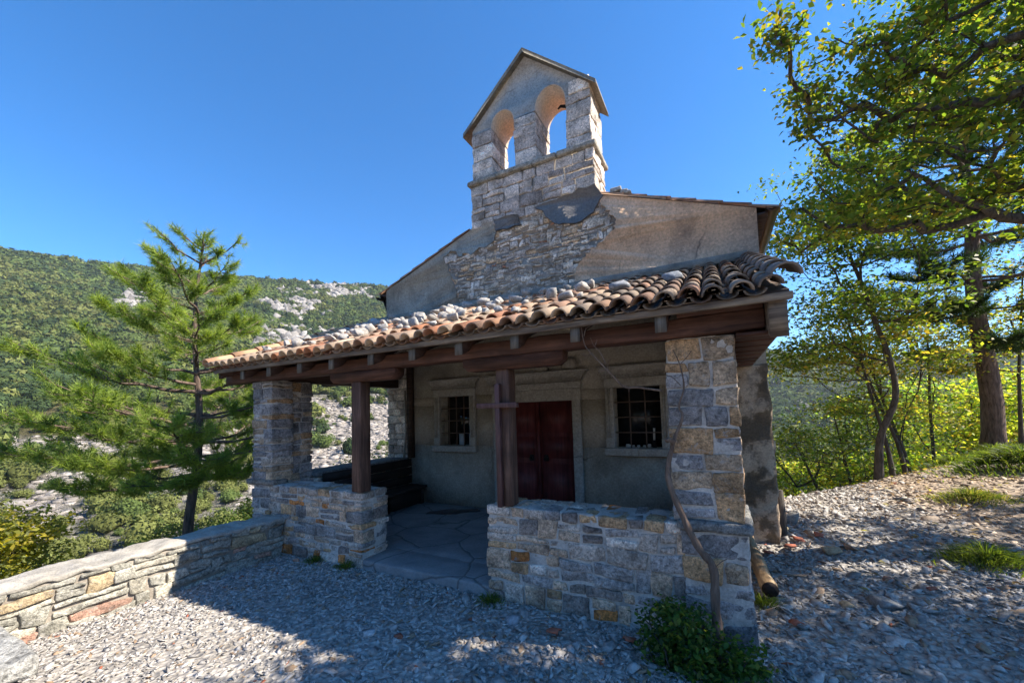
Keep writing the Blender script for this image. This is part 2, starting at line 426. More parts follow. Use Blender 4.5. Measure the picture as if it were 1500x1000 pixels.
# ---- far woods: one mass, clumpy crowns
def ico(sub):
    import bmesh
    b = bmesh.new(); bmesh.ops.create_icosphere(b, subdivisions=sub, radius=1)
    v = np.array([q.co[:] for q in b.verts]); f = np.array([[q.index for q in p.verts] for p in b.faces]); b.free(); return v, f
IV1, IF1 = ico(1); IV2, IF2 = ico(2)
def crowns(n, azr, rr, size, seed, dens=1.0):
    q = np.random.default_rng(seed)
    az = np.radians(q.uniform(*azr, n)); r = np.sqrt(q.uniform(rr[0]**2, rr[1]**2, n))
    x = r*np.sin(az); y = r*np.cos(az); z = H(x, y)
    rk, sc, bu, el, azd, n1, n2 = masks(x, y, z)
    keep = (q.uniform(0, 1, n) > np.clip(rk*1.5, 0, .99)) & (q.uniform(0, 1, n) > np.clip(sc*(1-bu)*1.05, 0, .97))
    gb = sm(el, -2.5, -.5)*sm(-el, -3.2, -1.6)*sm(-azd, 58, 64); keep &= q.uniform(0,1,n) > gb*.8
    x, y, z, r = x[keep], y[keep], z[keep], r[keep]; n2 = n2[keep]; n1 = n1[keep]
    k = len(x); s = size*(.45+1.25*q.uniform(0, 1, k)**2)*1.15*np.clip((r/400)**.35, .55, 1.4)
    dk = q.uniform(.75, 1.3, k)
    base = np.array((.082,.112,.032)); yel = np.array((.125,.138,.042)); dar = np.array((.045,.070,.028))
    t = q.uniform(0, 1, k)[:,None]
    col = np.where(t < .12+.5*sm(n1,-.1,.35)[:,None], yel, np.where(t > .86-.35*sm(-n1,.05,.4)[:,None], dar, base))*dk[:,None]*(1+.35*n2[:,None])
    S3 = np.stack([s*.5*q.uniform(.85,1.2,k), s*.5*q.uniform(.85,1.2,k), s*.5*q.uniform(.7,1.35,k)], -1)
    C0 = np.stack([x, y, z+s*.24], -1); b = MB()
    core = IV1[None]*(1+.2*q.standard_normal((k,len(IV1))))[:,:,None]*.72
    f = IF1[None]+(np.arange(k)*len(IV1))[:,None,None]
    b.add((core*S3[:,None]+C0[:,None]).reshape(-1,3), f3=f.reshape(-1,3), col=np.repeat(col*.8, len(IV1), 0))
    for lo_, hi_, nt_, ts in ((0, 170, 340, .095), (170, 300, 120, .19), (300, 5000, 40, .31)):
        m = (r >= lo_) & (r < hi_); km = int(m.sum())
        if km == 0: continue
        dd = q.standard_normal((km,nt_,3)); dd /= np.linalg.norm(dd, axis=2)[:,:,None]; dd[:,:,2] = np.abs(dd[:,:,2])*1.0-.25*(q.uniform(0,1,(km,nt_)) < .3)
        rr_ = q.uniform(.72,1.12,(km,nt_,1)); c3 = dd*rr_*S3[m][:,None]+C0[m][:,None]
        e1 = q.standard_normal((km,nt_,3)); e1 -= dd*(e1*dd).sum(2,keepdims=True)*.75; e1 /= np.linalg.norm(e1, axis=2)[:,:,None]
        e2 = np.cross(dd, e1); e2 += .5*dd*q.standard_normal((km,nt_,1)); sz = (s[m][:,None,None]*ts)*q.uniform(.6,1.2,(km,nt_,1))
        T = np.stack([c3+e1*sz*.6, c3-e1*sz*.4+e2*sz*.5, c3-e1*sz*.4-e2*sz*.5], 2).reshape(-1,3)
        cc = np.repeat(col[m][:,None]*q.uniform(.7,1.35,(km,nt_,1)), 3, 1) if False else np.repeat((col[m][:,None]*q.uniform(.82,1.2,(km,nt_,1))).reshape(-1,3), 3, 0)
        b.add(T, f3=np.arange(len(T)).reshape(-1,3), col=cc)
    return b
fb = crowns(38000, (-93,-40), (80,745), 4.9, 5)
f1 = fb.build('hillside_woods', M['forest']); tag(f1, 'dense green woods covering the left mountainside', 'woods', kind='stuff')
fb = crowns(13000, (3,30), (150,1330), 10.5, 6)
f2 = fb.build('valley_woods', M['forest']); tag(f2, 'hazy green woods on the far slopes right of the chapel', 'woods', kind='stuff')

def outcrops(n, azr, rr, size, seed, mode):
    q = np.random.default_rng(seed); az = np.radians(q.uniform(*azr, n)); r = np.sqrt(q.uniform(rr[0]**2, rr[1]**2, n)); x = r*np.sin(az); y = r*np.cos(az); z = H(x, y)
    rk, sc, bu, el, azd, n1, n2 = masks(x, y, z); m = (rk > .35) if mode == 'rock' else ((sc*(1-bu) > .4) & (q.uniform(0,1,n) < .6))
    x, y, z = x[m], y[m], z[m]; k = len(x); s = size*q.uniform(.35,1.3,k)**1.5
    P = np.sign(IV1)*np.abs(IV1)**.7; P = P[None]*(1+.32*q.standard_normal((k,len(IV1),1)))*np.stack([s*q.uniform(.5,1.1,k), s*q.uniform(.5,1.1,k), s*q.uniform(.35,1.25 if mode == 'rock' else .5,k)], -1)[:,None]
    P = P+np.stack([x,y,z],-1)[:,None]; col = np.array((.285,.265,.245) if mode == 'rock' else (.34,.305,.27))*q.uniform(.5,1.3,k)[:,None]; f = IF1[None]+(np.arange(k)*len(IV1))[:,None,None]
    return P.reshape(-1,3), f.reshape(-1,3), np.repeat(col, len(IV1), 0)
ob = MB()
for a_ in ((26000, (-75,-38), (200,730), 4.2, 61, 'rock'), (9000, (4,22), (300,1100), 6.5, 62, 'rock'), (16000, (-93,-34), (45,330), 1.3, 63, 'scree')):
    v_, f_, c_ = outcrops(*a_); ob.add(v_, f3=f_, col=c_)
tag(ob.build('limestone_outcrops', M['rubble_far']), 'pale limestone crags and scree boulders breaking through the hillside woods', 'rocks', kind='stuff')
# ------------------------------------------------------------------ gravel
def chips(n, xs, ys, smin, smax, seed, keepf=None, colf=None):
    q = np.random.default_rng(seed)
    x = q.uniform(*xs, n); y = q.uniform(*ys, n)
    if keepf is not None:
        k = keepf(x, y, q); x, y = x[k], y[k]
    n = len(x); z = H(x, y)
    s = smin*(smax/smin)**(q.uniform(0, 1, n)**1.8)
    V = IV1; F = IF1
    d = np.sign(V)*np.abs(V)**.8
    P = d[None]*(1+.30*q.standard_normal((n, len(V), 1)))
    P = P*np.stack([s*q.uniform(.65,1.25,n), s*q.uniform(.35,.75,n), s*q.uniform(.10,.26,n)], -1)[:,None,:]
    # random tilt then spin
    def rot(P, a, ax):
        c, sn = np.cos(a)[:,None], np.sin(a)[:,None]; i, j = [(1,2),(0,2),(0,1)][ax]
        A, B = P[...,i].copy(), P[...,j].copy(); P[...,i] = A*c-B*sn; P[...,j] = A*sn+B*c; return P
    P = rot(P, q.normal(0, .42, n), 0); P = rot(P, q.normal(0, .42, n), 1); P = rot(P, q.uniform(0, 6.28, n), 2)
    P = P+np.stack([x, y, z+s*.12*q.uniform(0,1.6,n)], -1)[:,None,:]
    base = np.array((.43,.405,.375))*q.uniform(.55, 1.3, n)[:,None]
    t = q.uniform(0, 1, n)[:,None]
    base = np.where(t < .06, np.array((.34,.24,.16)), base); base = np.where(t > .994, np.array((.36,.12,.07)), base)
    if colf is not None: base = colf(x, y, base, q)
    f = F[None]+(np.arange(n)*len(V))[:,None,None]
    return P.reshape(-1,3), f.reshape(-1,3), np.repeat(base, len(V), 0)
def free(x, y):
    inp = (x > -5.4) & (x < .12) & (y > 3.1) & (y < 14)
    inc = (x > -5.4) & (x < .5) & (y > 5.5)
    inw = (x < -4.78)
    return ~(inp | inc | inw)
gb = MB()
def k1(x, y, q): return free(x, y) & (np.hypot(x, y) > .5) & (q.uniform(0,1,len(x)) > .5*sm(fbm(np.stack([x*.9,y*.9,0*x],-1), 3, 71), -.02, .25)) & (q.uniform(0,1,len(x)) > .72*sm(x+.5*np.sin(y*1.7), 2.0, 3.6)*sm(y, 4, 6))
def cpath(x, y, b, q):
    br = (sm(x, 1.2, 3.4)*sm(y, 3.5, 6)*q.uniform(0.3,1,len(x)) > .3)[:,None]
    return np.where(br, np.array((.44,.35,.265))*q.uniform(.5,1.35,(len(x),1)), b)
gb.add(*[a for a in (lambda r: (r[0], r[1]))(chips(30000, (-4.8,1.2), (.5,3.2), .012, .034, 1, k1))], None, col=(1,1,1)) if False else None
for args in ((26000, (-4.8,1.0), (.6,3.2), .014, .032, 1), (2600, (-2.6,3.2), (1.2,4.5), .03, .062, 2), (17000, (.0,3.6), (1.2,5.2), .015, .042, 3),
             (15000, (.1,6.5), (4.8,9.5), .02, .048, 4), (7000, (.4,11), (8.5,15), .03, .06, 5), (1500, (.4,4.0), (3.5,10), .035, .09, 6), (1500, (-4.7,.2), (2.2,3.15), .02, .05, 7)):
    v, f, c = chips(*args, k1, cpath); gb.add(v, f3=f, col=c)
gravel = gb.build('gravel', M['rubble']); tag(gravel, 'loose grey limestone chips covering the yard and the path', 'gravel', kind='stuff')

q = np.random.default_rng(88); n = 1500; lx = q.uniform(1.0, 8.0, n); ly = q.uniform(2.8, 12, n)
kp = q.uniform(0,1,n) < .25+.75*sm(lx, 1.5, 3.5); lx, ly = lx[kp], ly[kp]; n = len(lx); lz = H(lx, ly)+.02
nr = np.stack([q.normal(0,.3,n), q.normal(0,.3,n), np.ones(n)], -1); nr /= np.linalg.norm(nr,axis=1)[:,None]; u = np.cross(nr, q.standard_normal((n,3))); u /= np.linalg.norm(u,axis=1)[:,None]; w = np.cross(nr,u)
P0 = np.stack([lx,ly,lz],-1); sz = q.uniform(.02,.045,n)[:,None]
lb = MB(); lb.add(np.stack([P0-u*sz, P0+w*sz*.5+nr*sz*.25, P0+u*sz, P0-w*sz*.5+nr*sz*.2],1).reshape(-1,3), f4=np.arange(n*4).reshape(-1,4), col=np.repeat(np.array([(.28,.17,.08),(.36,.24,.11),(.20,.12,.06),(.33,.28,.10)])[q.integers(0,4,n)], 4, 0))
tag(lb.build('leaf_litter', M['leaf']), 'brown fallen leaves scattered over the right side of the path', 'leaf litter', kind='stuff')
# ------------------------------------------------------------------ masonry
PAL_FRONT = [((.46,.375,.305),4),((.32,.285,.26),3),((.54,.38,.26),4),((.52,.32,.17),2.5),((.52,.20,.06),1.2),((.25,.205,.175),2),((.64,.54,.45),2)]
PAL_PIL = [((.31,.28,.265),4),((.43,.31,.205),3),((.46,.28,.145),2.2),((.24,.225,.22),3),((.50,.42,.34),1)]
PAL_BEL = [((.70,.60,.51),5),((.58,.49,.42),4),((.44,.37,.32),2),((.78,.68,.58),2)]
PAL_RUB = [((.56,.48,.38),4),((.66,.57,.46),3),((.46,.40,.34),3),((.60,.43,.27),2),((.74,.66,.57),2),((.48,.22,.13),.2)]
PAL_YARD = [((.33,.315,.265),5),((.40,.37,.30),4),((.40,.31,.19),2),((.45,.27,.20),1.2),((.26,.25,.21),3)]
def pick(pal, q):
    w = np.array([p[1] for p in pal]); c = np.array(pal[q.choice(len(pal), p=w/w.sum())][0]); return c*q.uniform(.85, 1.3)
def masonry(b, x0, x1, y0, y1, z0, z1, rows, lens, pal, seed, gap=.012, r=.015, amp=.007, cell=.05, wob=.012, split=.25, mask=None, thick=True, jut=.012, zf=None, xform=None):
    """stones through a wall whose length runs along x; xform turns the result"""
    q = np.random.default_rng(seed); z = z0
    while z < z1-.02:
        h = min(q.uniform(*rows), z1-z)
        if z1-z-h < rows[0]*.6: h = z1-z
        x = x0
        while x < x1-.02:
            L = min(q.uniform(*lens), x1-x)
            if x1-x-L < lens[0]*.6: L = x1-x
            cells = [(x, x+L, z, z+h)]
            if h > rows[0]*1.3 and q.uniform() < split: m = z+h*q.uniform(.4,.6); cells = [(x,x+L,z,m),(x,x+L,m,z+h)]
            elif L > lens[0]*1.6 and q.uniform() < split*.5: m = x+L*q.uniform(.3,.7); cells = [(x,m,z,z+h),(m,x+L,z,z+h)]
            for (a,c,d,e) in cells:
                if mask is not None and not mask((a+c)/2, (d+e)/2): continue
                ys = [(y0,y1)]
                if thick and y1-y0 > .3:
                    m = y0+(y1-y0)*q.uniform(.4,.6); ys = [(y0,m),(m,y1)]
                for (ya,yb) in ys:
                    j0, j1 = q.uniform(0, jut), q.uniform(0, jut)
                    ja, jb = (q.uniform(0,jut) if a <= x0+1e-6 else 0), (q.uniform(0,jut) if c >= x1-1e-6 else 0)
                    sd = q.uniform(0, 99)
                    t = [q.uniform(-wob, wob) for _ in range(4)]
                    def warp(V, a=a, c=c, d=d, e=e, t=t):
                        u = (V[:,0]-a)/(c-a); w = (V[:,2]-d)/(e-d)
                        V = V.copy(); V[:,2] += (t[0]*(1-u)+t[1]*u)*w*.6+(t[2]*(1-u)+t[3]*u)*(1-w)*.6
                        V[:,0] += (t[1]*w+t[3]*(1-w))*u*.6
                        if zf is not None: V[:,2] = zf(V)
                        return xform(V) if xform is not None else V
                    g2 = gap/2
                    b.block(a+g2-ja, c-g2+jb, ya-j0 if ya == y0 else ya+g2, yb+j1 if yb == y1 else yb-g2, d+g2, e-g2, pick(pal, q), r, amp, cell, warp, sd)
            x += L
        z += h
    return b

XC = -2.455; YF = 5.53; HW = 3.0
# ------------------------------------------------------------------ chapel
chapel = thing('chapel', 'old stone chapel with double-arched bell gable and peeling beige plaster', 'chapel', (XC, YF, 0))
def P_(mb, name, mat, parent=None, label=None, smooth=False):
    o = mb.build(name, mat, None, smooth); p = parent or chapel
    # keep world placement under the parent
    w = Vector((0,0,0)); q = p
    while q is not None: w += q.location; q = q.parent
    o.parent = p; o.location = -w
    if label: o['label'] = label
    return o
SL = .375
def rakez(x): return 4.02+ (HW-abs(x-XC))*SL
# walls: front facade around openings (x, z rectangles) between x -5.455 .. .545
xl, xr = XC-HW, XC+HW
OPEN = [(-4.25,-3.64,1.12,1.95), (-1.27,-.66,1.12,1.95), (-3.06,-1.87,.1,1.80)]
fw = MB()
def strip(z0, z1, ops, y0=YF, y1=YF+.5):
    x = xl
    for o in sorted(ops): fw.box(x, o[0], y0, y1, z0, z1); x = o[1]
    fw.box(x, xr, y0, y1, z0, z1)
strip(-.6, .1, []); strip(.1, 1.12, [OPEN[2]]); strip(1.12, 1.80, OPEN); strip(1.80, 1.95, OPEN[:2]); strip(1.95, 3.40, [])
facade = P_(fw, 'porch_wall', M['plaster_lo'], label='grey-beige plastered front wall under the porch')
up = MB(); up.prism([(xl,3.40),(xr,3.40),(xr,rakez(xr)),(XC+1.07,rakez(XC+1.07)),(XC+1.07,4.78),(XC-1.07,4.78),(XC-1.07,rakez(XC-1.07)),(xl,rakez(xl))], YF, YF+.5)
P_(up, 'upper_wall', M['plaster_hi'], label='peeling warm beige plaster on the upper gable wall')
# grey dull plaster skin at left third
def wob(poly, seed, amp=.035, n=7):
    out = []
    q = np.random.default_rng(seed)
    for i in range(len(poly)):
        a = np.array(poly[i]); c = np.array(poly[(i+1)%len(poly)])
        for k in range(n):
            out.append(tuple(a+(c-a)*k/n+(q.normal(0, amp, 2) if k else q.normal(0, amp*.4, 2))))
    return out
def ragged(pts, seed, amp=.022, n=6):
    out = []; q = np.random.default_rng(seed)
    for i in range(len(pts)-1):
        a = np.array(pts[i]); c = np.array(pts[i+1])
        for k in range(n): out.append(tuple(a+(c-a)*k/n+(q.normal(0, amp, 2) if (k or i) else 0)))
    out.append(pts[-1]); return out
gp = MB(); gp.prism([(xl-.002,3.3)]+ragged([(-3.84,3.3),(-3.80,3.5),(-3.85,3.75),(-3.95,4.0),(-4.10,4.40),(-3.9,4.45),(-3.75,4.33),(-3.38,4.35),(-3.1,4.45),(-3.04,4.62),(-3.06,4.775)], 4)+[(-3.5,4.775),(-3.52,rakez(-3.52)-.01),(xl-.002,rakez(xl)-.01)], YF-.034, YF-.001)
gp2 = MB(); gp2.prism(ragged([(-1.80,3.3),(-1.72,3.45),(-1.74,3.66),(-1.60,3.86),(-1.42,4.0),(-1.18,4.16),(-1.12,4.32),(-1.26,4.53),(-1.37,4.62)], 5)+[(-1.375,rakez(-1.375)-.005),(xr+.001,rakez(xr)-.005),(xr+.001,3.3)], YF-.036, YF-.001)
P_(gp2, 'render_coat', M['plaster_hi'], label='thick warm beige render with a ragged broken edge')
P_(gp, 'grey_plaster', M['plaster_grey'], label='dull grey plaster at the left end of the gable wall')
side = MB(); side.box(xl, xl+.5, YF+.5, 14, -4, 4.0); side.box(xr-.5, xr, YF+.5, 14, -1, 4.0); side.box(xl+.5, xr-.5, 13.5, 14, -3, 4.0)
side.prism([(xl+.5,4.0),(xr-.5,4.0),(XC,rakez(XC)-.3)], 13.5, 13.99)
P_(side, 'side_wall', M['plaster_hi'])
inn = MB(); inn.box(xl+.5, xr-.5, YF+.9, YF+.95, -.5, 3.4)
P_(inn, 'dark_interior', M['dark'])
# rubble patch where plaster fell
RP = [(-3.9,2.9),(-3.8,3.5),(-3.85,3.75),(-3.95,4.0),(-4.12,4.42),(-3.9,4.46),(-3.75,4.34),(-3.38,4.36),(-3.1,4.46),(-3.03,4.66),(-2.59,4.72),(-2.33,4.82),(-1.5,4.82),(-1.26,4.53),(-1.12,4.32),(-1.18,4.16),(-1.42,4.0),(-1.60,3.86),(-1.74,3.66),(-1.72,3.45),(-1.95,3.2),(-2.0,2.9)]
def inside(poly, x, z):
    c = False; n = len(poly)
    for i in range(n):
        a, b = poly[i], poly[i-1]
        if (a[1] > z) != (b[1] > z) and x < (b[0]-a[0])*(z-a[1])/(b[1]-a[1])+a[0]: c = not c
    return c
bk = MB(); bk.prism(wob(RP, 3, .03, 5), YF-.006, YF+.05); P_(bk, 'exposed_mortar', M['mortar_old'], label='exposed rough mortar between gable stones')
rb = MB(); masonry(rb, -4.7,-1.2, YF-.010, YF+.05, 3.2, 4.84, (.045,.13), (.06,.26), PAL_RUB, 12, gap=.010, r=.008, amp=.014, cell=.03, wob=.045, split=.6, thick=False, jut=.016, mask=lambda x,z: inside(RP, x, z))
P_(rb, 'exposed_rubble', M['stone_old'], label='bare irregular rubble stones where plaster has fallen', smooth=True)
# cement patches
cp = MB(); cp.prism(wob([(-2.34,4.80),(-1.85,4.84),(-1.39,4.90),(-1.28,4.68),(-1.42,4.48),(-1.7,4.38),(-2.04,4.48),(-2.2,4.66)], 5, .014, 4), YF-.060, YF+.02)
cp.prism(wob([(-3.08,4.78),(-2.64,4.76),(-2.59,4.57),(-3.03,4.60)], 6, .014, 4), YF-.059, YF+.02)
P_(cp, 'cement_patch', M['cement'], label='dark grey cement patches below the bell gable')
# left strip of exposed stone beside the porch, under the roof
ls = MB(); masonry(ls, xl-.01, -4.93, YF-.03, YF+.05, -.6, 3.0, (.09,.2), (.14,.35), PAL_BEL, 14, amp=.012, thick=False, r=.02)
P_(ls, 'corner_stones', M['stone_old'], smooth=True)
rs = MB(); rs.block(.135, xr+.02, YF-.035, YF+.49, -.5, 2.14, (1,1,1), .03, .030, .07, None, 5, nm=50)
def mat_patchy():
    m, t, out = nt('patchy_render'); v = coords(t); n0 = noise(t, v, 2.6, 6, .6, .3); n1 = noise(t, v, 9, 6, .7); n2 = noise(t, v, 50, 5, .7)
    c = ramp(t, n0, [(.42, (.15,.11,.07)), (.47, (.24,.17,.105)), (.5, (.50,.37,.25)), (.62, (.60,.46,.32))])
    c = mixc(t, ramp(t, n1, [(.5, g(0)), (.62, g(.6))]), c, (.12,.10,.075)); c = mixc(t, 1, c, ramp(t, n2, [(.3, g(.7)), (.65, g(1.1))]), 'MULTIPLY')
    finish(t, out, c, .95, ((n0,.7,.05),(n1,.8,.03),(n2,.7,.01))); return m
P_(rs, 'corner_render', mat_patchy(), label='patchy flaking render on the lower right chapel corner', smooth=True)
# edge stones on right corner up high: uneven plaster edge
# belfry -----------------------------------------------------------------
bel = bpy.data.objects.new('belfry', None); C.objects.link(bel); bel.parent = chapel; bel.location = (0,0,4.6)
BX0, BX1, BY0, BY1 = XC-1.045, XC+1.06, YF-.03, YF+.62
bb = MB(); masonry(bb, BX0, BX1, BY0, BY1, 4.28, 5.46, (.14,.24), (.2,.42), PAL_BEL, 21, gap=.013, r=.010, amp=.013, cell=.035, wob=.02, split=.5, mask=lambda x,z: z > 4.78)
P_(bb, 'belfry_base', M['stone_old'], bel, smooth=True)
bc = MB(); bc.box(BX0+.02, BX1-.02, BY0+.02, BY1-.02, 4.3, 5.47); P_(bc, 'belfry_core', M['mortar_old'], bel)
co = MB()
for k, (a, c) in enumerate(((BX0-.05,-3.0),(-3.0,-2.35),(-2.35,-1.95),(-1.95,BX1+.05))): co.block(a, c-.004, BY0-.06, BY1+.06, 5.465, 5.545, (.40,.37,.31), .02, .006, .08, None, k*5)
P_(co, 'cornice', M['stone_old'], bel, smooth=True)
PIER = [(BX0+.02, -3.10), (-2.68, -2.30), (-1.80, BX1-.02)]
for k, (a, c) in enumerate(PIER):
    p = MB(); masonry(p, a, c, BY0+.03, BY1-.02, 5.55, 6.38, (.15,.27), (.4,.6), PAL_BEL, 30+k, gap=.010, r=.010, amp=.013, cell=.035, wob=.012, split=.0, thick=True)
    p.box(a+.015, c-.015, BY0+.045, BY1-.035, 5.55, 6.38, (.25,.23,.2)); P_(p, 'pier', M['stone_old'], bel, smooth=False)
def arc(cx, r, z, n=16, rz=None): return [(cx+r*math.cos(PI*(1-i/n)), z+(rz or r)*math.sin(PI*(1-i/n))) for i in range(n+1)]
gx0, gx1 = BX0+.03, BX1-.03
APX = (XC, 7.36); zl = 6.46
ol = [(gx0, 6.385)]+arc(-2.89, .215, 6.385, 16, .24)+arc(-2.05, .255, 6.385, 18, .31)+[(gx1-.0, 6.385), (gx1, zl), APX, (gx0, zl)]
gt = MB(); gt.prism(ol, BY0+.035, BY1-.03); o = P_(gt, 'gable_top', M['plaster_belfry'], bel, label='smooth pale plaster gable above the two arches')
# plaster lining of the arches, warm light painted into its colour
for cx, r_, rz in ((-2.89,.215,.24), (-2.05,.255,.31)):
    al = MB(); A = arc(cx, r_, 6.385, 20, rz); B = arc(cx, r_-.008, 6.385, 20, rz-.008)
    n = len(A); V = [(x,y,z) for (x,z) in A for y in (BY0+.03,BY1-.026)]+[(x,y,z) for (x,z) in B for y in (BY0+.03,BY1-.026)]
    F = []
    for i in range(n-1):
        F += [(2*i,2*i+1,2*i+3,2*i+2), (2*n+2*i,2*n+2*i+2,2*n+2*i+3,2*n+2*i+1), (2*i,2*i+2,2*n+2*i+2,2*n+2*i), (2*i+1,2*n+2*i+1,2*n+2*i+3,2*i+3)]
    al.add(V, f4=F)
    P_(al, 'arch_lining', M['lit_arch_plaster'], bel, label='plaster lining the arch undersides with warm light painted into its colour')
# right-hand pier carries a stone quoin up to the roof
qn = MB(); masonry(qn, -1.74, BX1-.015, BY0+.02, BY1-.015, 6.386, 6.60, (.14,.2), (.3,.5), PAL_BEL, 44, amp=.006, split=0, thick=False, mask=lambda x,z: True)
P_(qn, 'quoin', M['stone_old'], bel)
# roof slabs
rf = MB()
sl = (7.36-6.46)/(XC-gx0); nrm = math.hypot(1, sl); 
for sgn in (-1, 1):
    xe = XC+sgn*1.15; ze = 7.36-1.15*sl; th = .055*nrm
    poly = [(XC, 7.365), (XC, 7.365+th), (xe, ze+.005+th), (xe+sgn*.005, ze+.01)]
    rf.prism(poly if sgn > 0 else poly[::-1], BY0-.055, BY1+.06)
P_(rf, 'belfry_roof', mat_plaster('roof_slab', (.27,.24,.19), (.40,.35,.27), (.12,.11,.09), .7, 3), bel, label='thin mossy stone slabs roofing the bell gable')
ib = MB(); ib.tube([(-1.86,BY0+.35,6.50),(-1.98,BY0+.35,6.55),(-2.03,BY0+.35,6.52)], [.03,.022,.012]); P_(ib, 'iron_hook', M['iron'], bel)
# main roof ---------------------------------------------------------------
TC = [(.46,.20,.10),(.50,.26,.14),(.40,.17,.09),(.52,.33,.21),(.36,.20,.13)]
mr = MB(); q = np.random.default_rng(2)
for sgn in (-1, 1):
    for (xa, xb) in ((1.10, 2.0),(2.0,2.6),(2.6,3.17)):
        a, c = XC+sgn*xa, XC+sgn*xb
        za, zb = rakez(a)+.0, rakez(XC+sgn*min(xb,9)) if xb <= 3 else rakez(XC+sgn*3)-(xb-3)*SL
        y = YF-.07
        poly = [(a,za+.004),(c,zb+.004),(c,zb+.03),(a,za+.03)]
        mr.prism(poly if sgn > 0 else poly[::-1], y+.04-q.uniform(0,.02), 14.2, TC[q.integers(5)])
    # centre part behind belfry
    a, c = XC, XC+sgn*1.10
    poly = [(a,rakez(a)+.01),(c,rakez(c)+.01),(c,rakez(c)+.05),(a,rakez(a)+.05)]
    mr.prism(poly if sgn > 0 else poly[::-1], BY1+.02, 14.2, TC[0])
# edge tiles
for sgn in (-1, 1):
    d = 1.12
    while d < 3.12:
        L = .30; a, c = XC+sgn*d, XC+sgn*(d+L+.04)
        za, zc = rakez(a), 4.02+(HW-(d+L+.04))*SL
        n = 7; pts = []
        P0 = np.array((a, YF+.04, za+.02)); P1 = np.array((c, YF+.04, zc+.042))
        V = []
        for e, P in ((0,P0),(1,P1)):
            for i in range(n):
                an = PI*i/(n-1); V.append(P+np.array((0, .085*math.cos(an), .05*math.sin(an)-.01)))
        F = [(i,i+1,n+i+1,n+i) for i in range(n-1)]
        mr.add(V, f4=F, col=np.array(TC[q.integers(5)])*q.uniform(.7,1.1)); d += L
P_(mr, 'roof', M['tile'], label='red clay tile roof of the nave')
rs_ = MB()
for (x,s) in ((-1.12,.07),(-1.0,.05),(-.95,.045)): rs_.block(x-s,x+s*1.3,YF-.02,YF+.14,rakez(x)+.06,rakez(x)+.06+s,(.4,.37,.33),.02,.012,.04)
P_(rs_, 'ridge_stone', M['rubble'])
# gutters
gu = MB()
def gutter(b, x, z, y0, y1, r=.075):
    n = 9; V = []
    for y in (y0, y1):
        for i in range(n):
            a = PI+PI*i/(n-1); V.append((x+r*math.cos(a), y, z+r*math.sin(a)))
        for i in range(n):
            a = PI+PI*(n-1-i)/(n-1); V.append((x+(r-.006)*math.cos(a), y, z+(r-.006)*math.sin(a)))
    m = 2*n; F = [(i,(i+1)%m,(i+1)%m+m,i+m) for i in range(m)]
    F2 = [(i, i+1, m-2-i, m-1-i) for i in range(n-1)]
    b.add(V, f4=F+F2)
gutter(gu, xr+.16, 3.97, YF-.14, 14); P_(gu, 'gutter', M['copper'], label='brown metal gutter along the right eave')
gu = MB(); gutter(gu, xl-.14, 3.92, YF-.1, 14); gu.tube([(xl-.14,YF+.05,3.88),(xl-.1,YF+.1,3.7),(xl-.04,YF+.12,3.5),(xl-.05,YF+.12,0)], .035, 8)
P_(gu, 'gutter', M['iron'], label='dark gutter and downpipe on the left eave')
for u0, u1 in ((xr+.002, xr+.15), (xl-.15, xl-.002)):
    sf = MB(); sf.box(u0, u1, YF-.05, 14, 3.91, 3.94); P_(sf, 'eave_board', M['wood_soffit'])

# windows -----------------------------------------------------------------
for k, (a, c, d, e) in enumerate(OPEN[:2]):
    w = bpy.data.objects.new('window', None); C.objects.link(w); w.parent = chapel; w.location = ((a+c)/2-XC, 0, d)
    f = MB()
    yo = YF-.045
    f.block(a-.11, a, yo, YF+.10, d, e+.0, (1,1,1), .006, .002, .1); f.block(c, c+.11, yo, YF+.10, d, e, (1,1,1), .006, .002, .1)
    f.block(a-.12, c+.12, yo-.003, YF+.10, e, e+.12, (1,1,1), .006, .002, .1)
    for s in (-1, 1):
        xx = a-.085 if s < 0 else c+.03
        for j in range(2): f.box(xx+j*.03, xx+.018+j*.03, yo-.012, yo+.01, d+.14, e-.02)
        xx = a-.115 if s < 0 else c-.002
        f.block(xx, xx+.117, yo-.012, YF+.05, d, d+.13, (1,1,1), .006, .002, .1)
    P_(f, 'frame', M['trim'], w)
    f = MB(); f.block(a-.14, (a+c)/2-.002, yo-.05, YF+.12, d-.10, d, (1,1,1), .01, .004, .06); f.block((a+c)/2+.002, c+.14, yo-.05, YF+.12, d-.10, d-.002, (1,1,1), .01, .004, .06)
    P_(f, 'sill', M['trim'], w)
    f = MB()
    poly = [(a-.14,e+.12),(c+.14,e+.12),(c+.15,e+.20),(c+.20,e+.27),(a-.20,e+.27),(a-.15,e+.20)]
    f.prism(poly, yo-.03, YF+.05); f.box(a-.21, c+.21, yo-.06, YF+.04, e+.27, e+.292)
    x = a-.12
    while x < c+.12: f.box(x, x+.018, yo-.042, yo-.02, e+.14, e+.165); x += .036
    P_(f, 'cornice', M['trim'], w)
    f = MB()
    for j in range(1, 4 if k == 0 else 3): x = a+(c-a)*j/(4 if k == 0 else 3); f.tube([(x,YF+.03,d),(x,YF+.03,e)], .009, 6)
    for j in range(1, 4): z = d+(e-d)*j/4; f.tube([(a,YF+.02,z),(c,YF+.02,z)], .009, 6)
    P_(f, 'bars', M['bar_iron'], w)
    f = MB(); f.box(a-.02, c+.02, YF+.20, YF+.23, d-.02, e+.02)
    m, t, out = nt('old_glass%d' % k); p = finish(t, out, (.008,.009,.011), .06 if k == 0 else .25, (), .5); P_(f, 'pane', m, w)
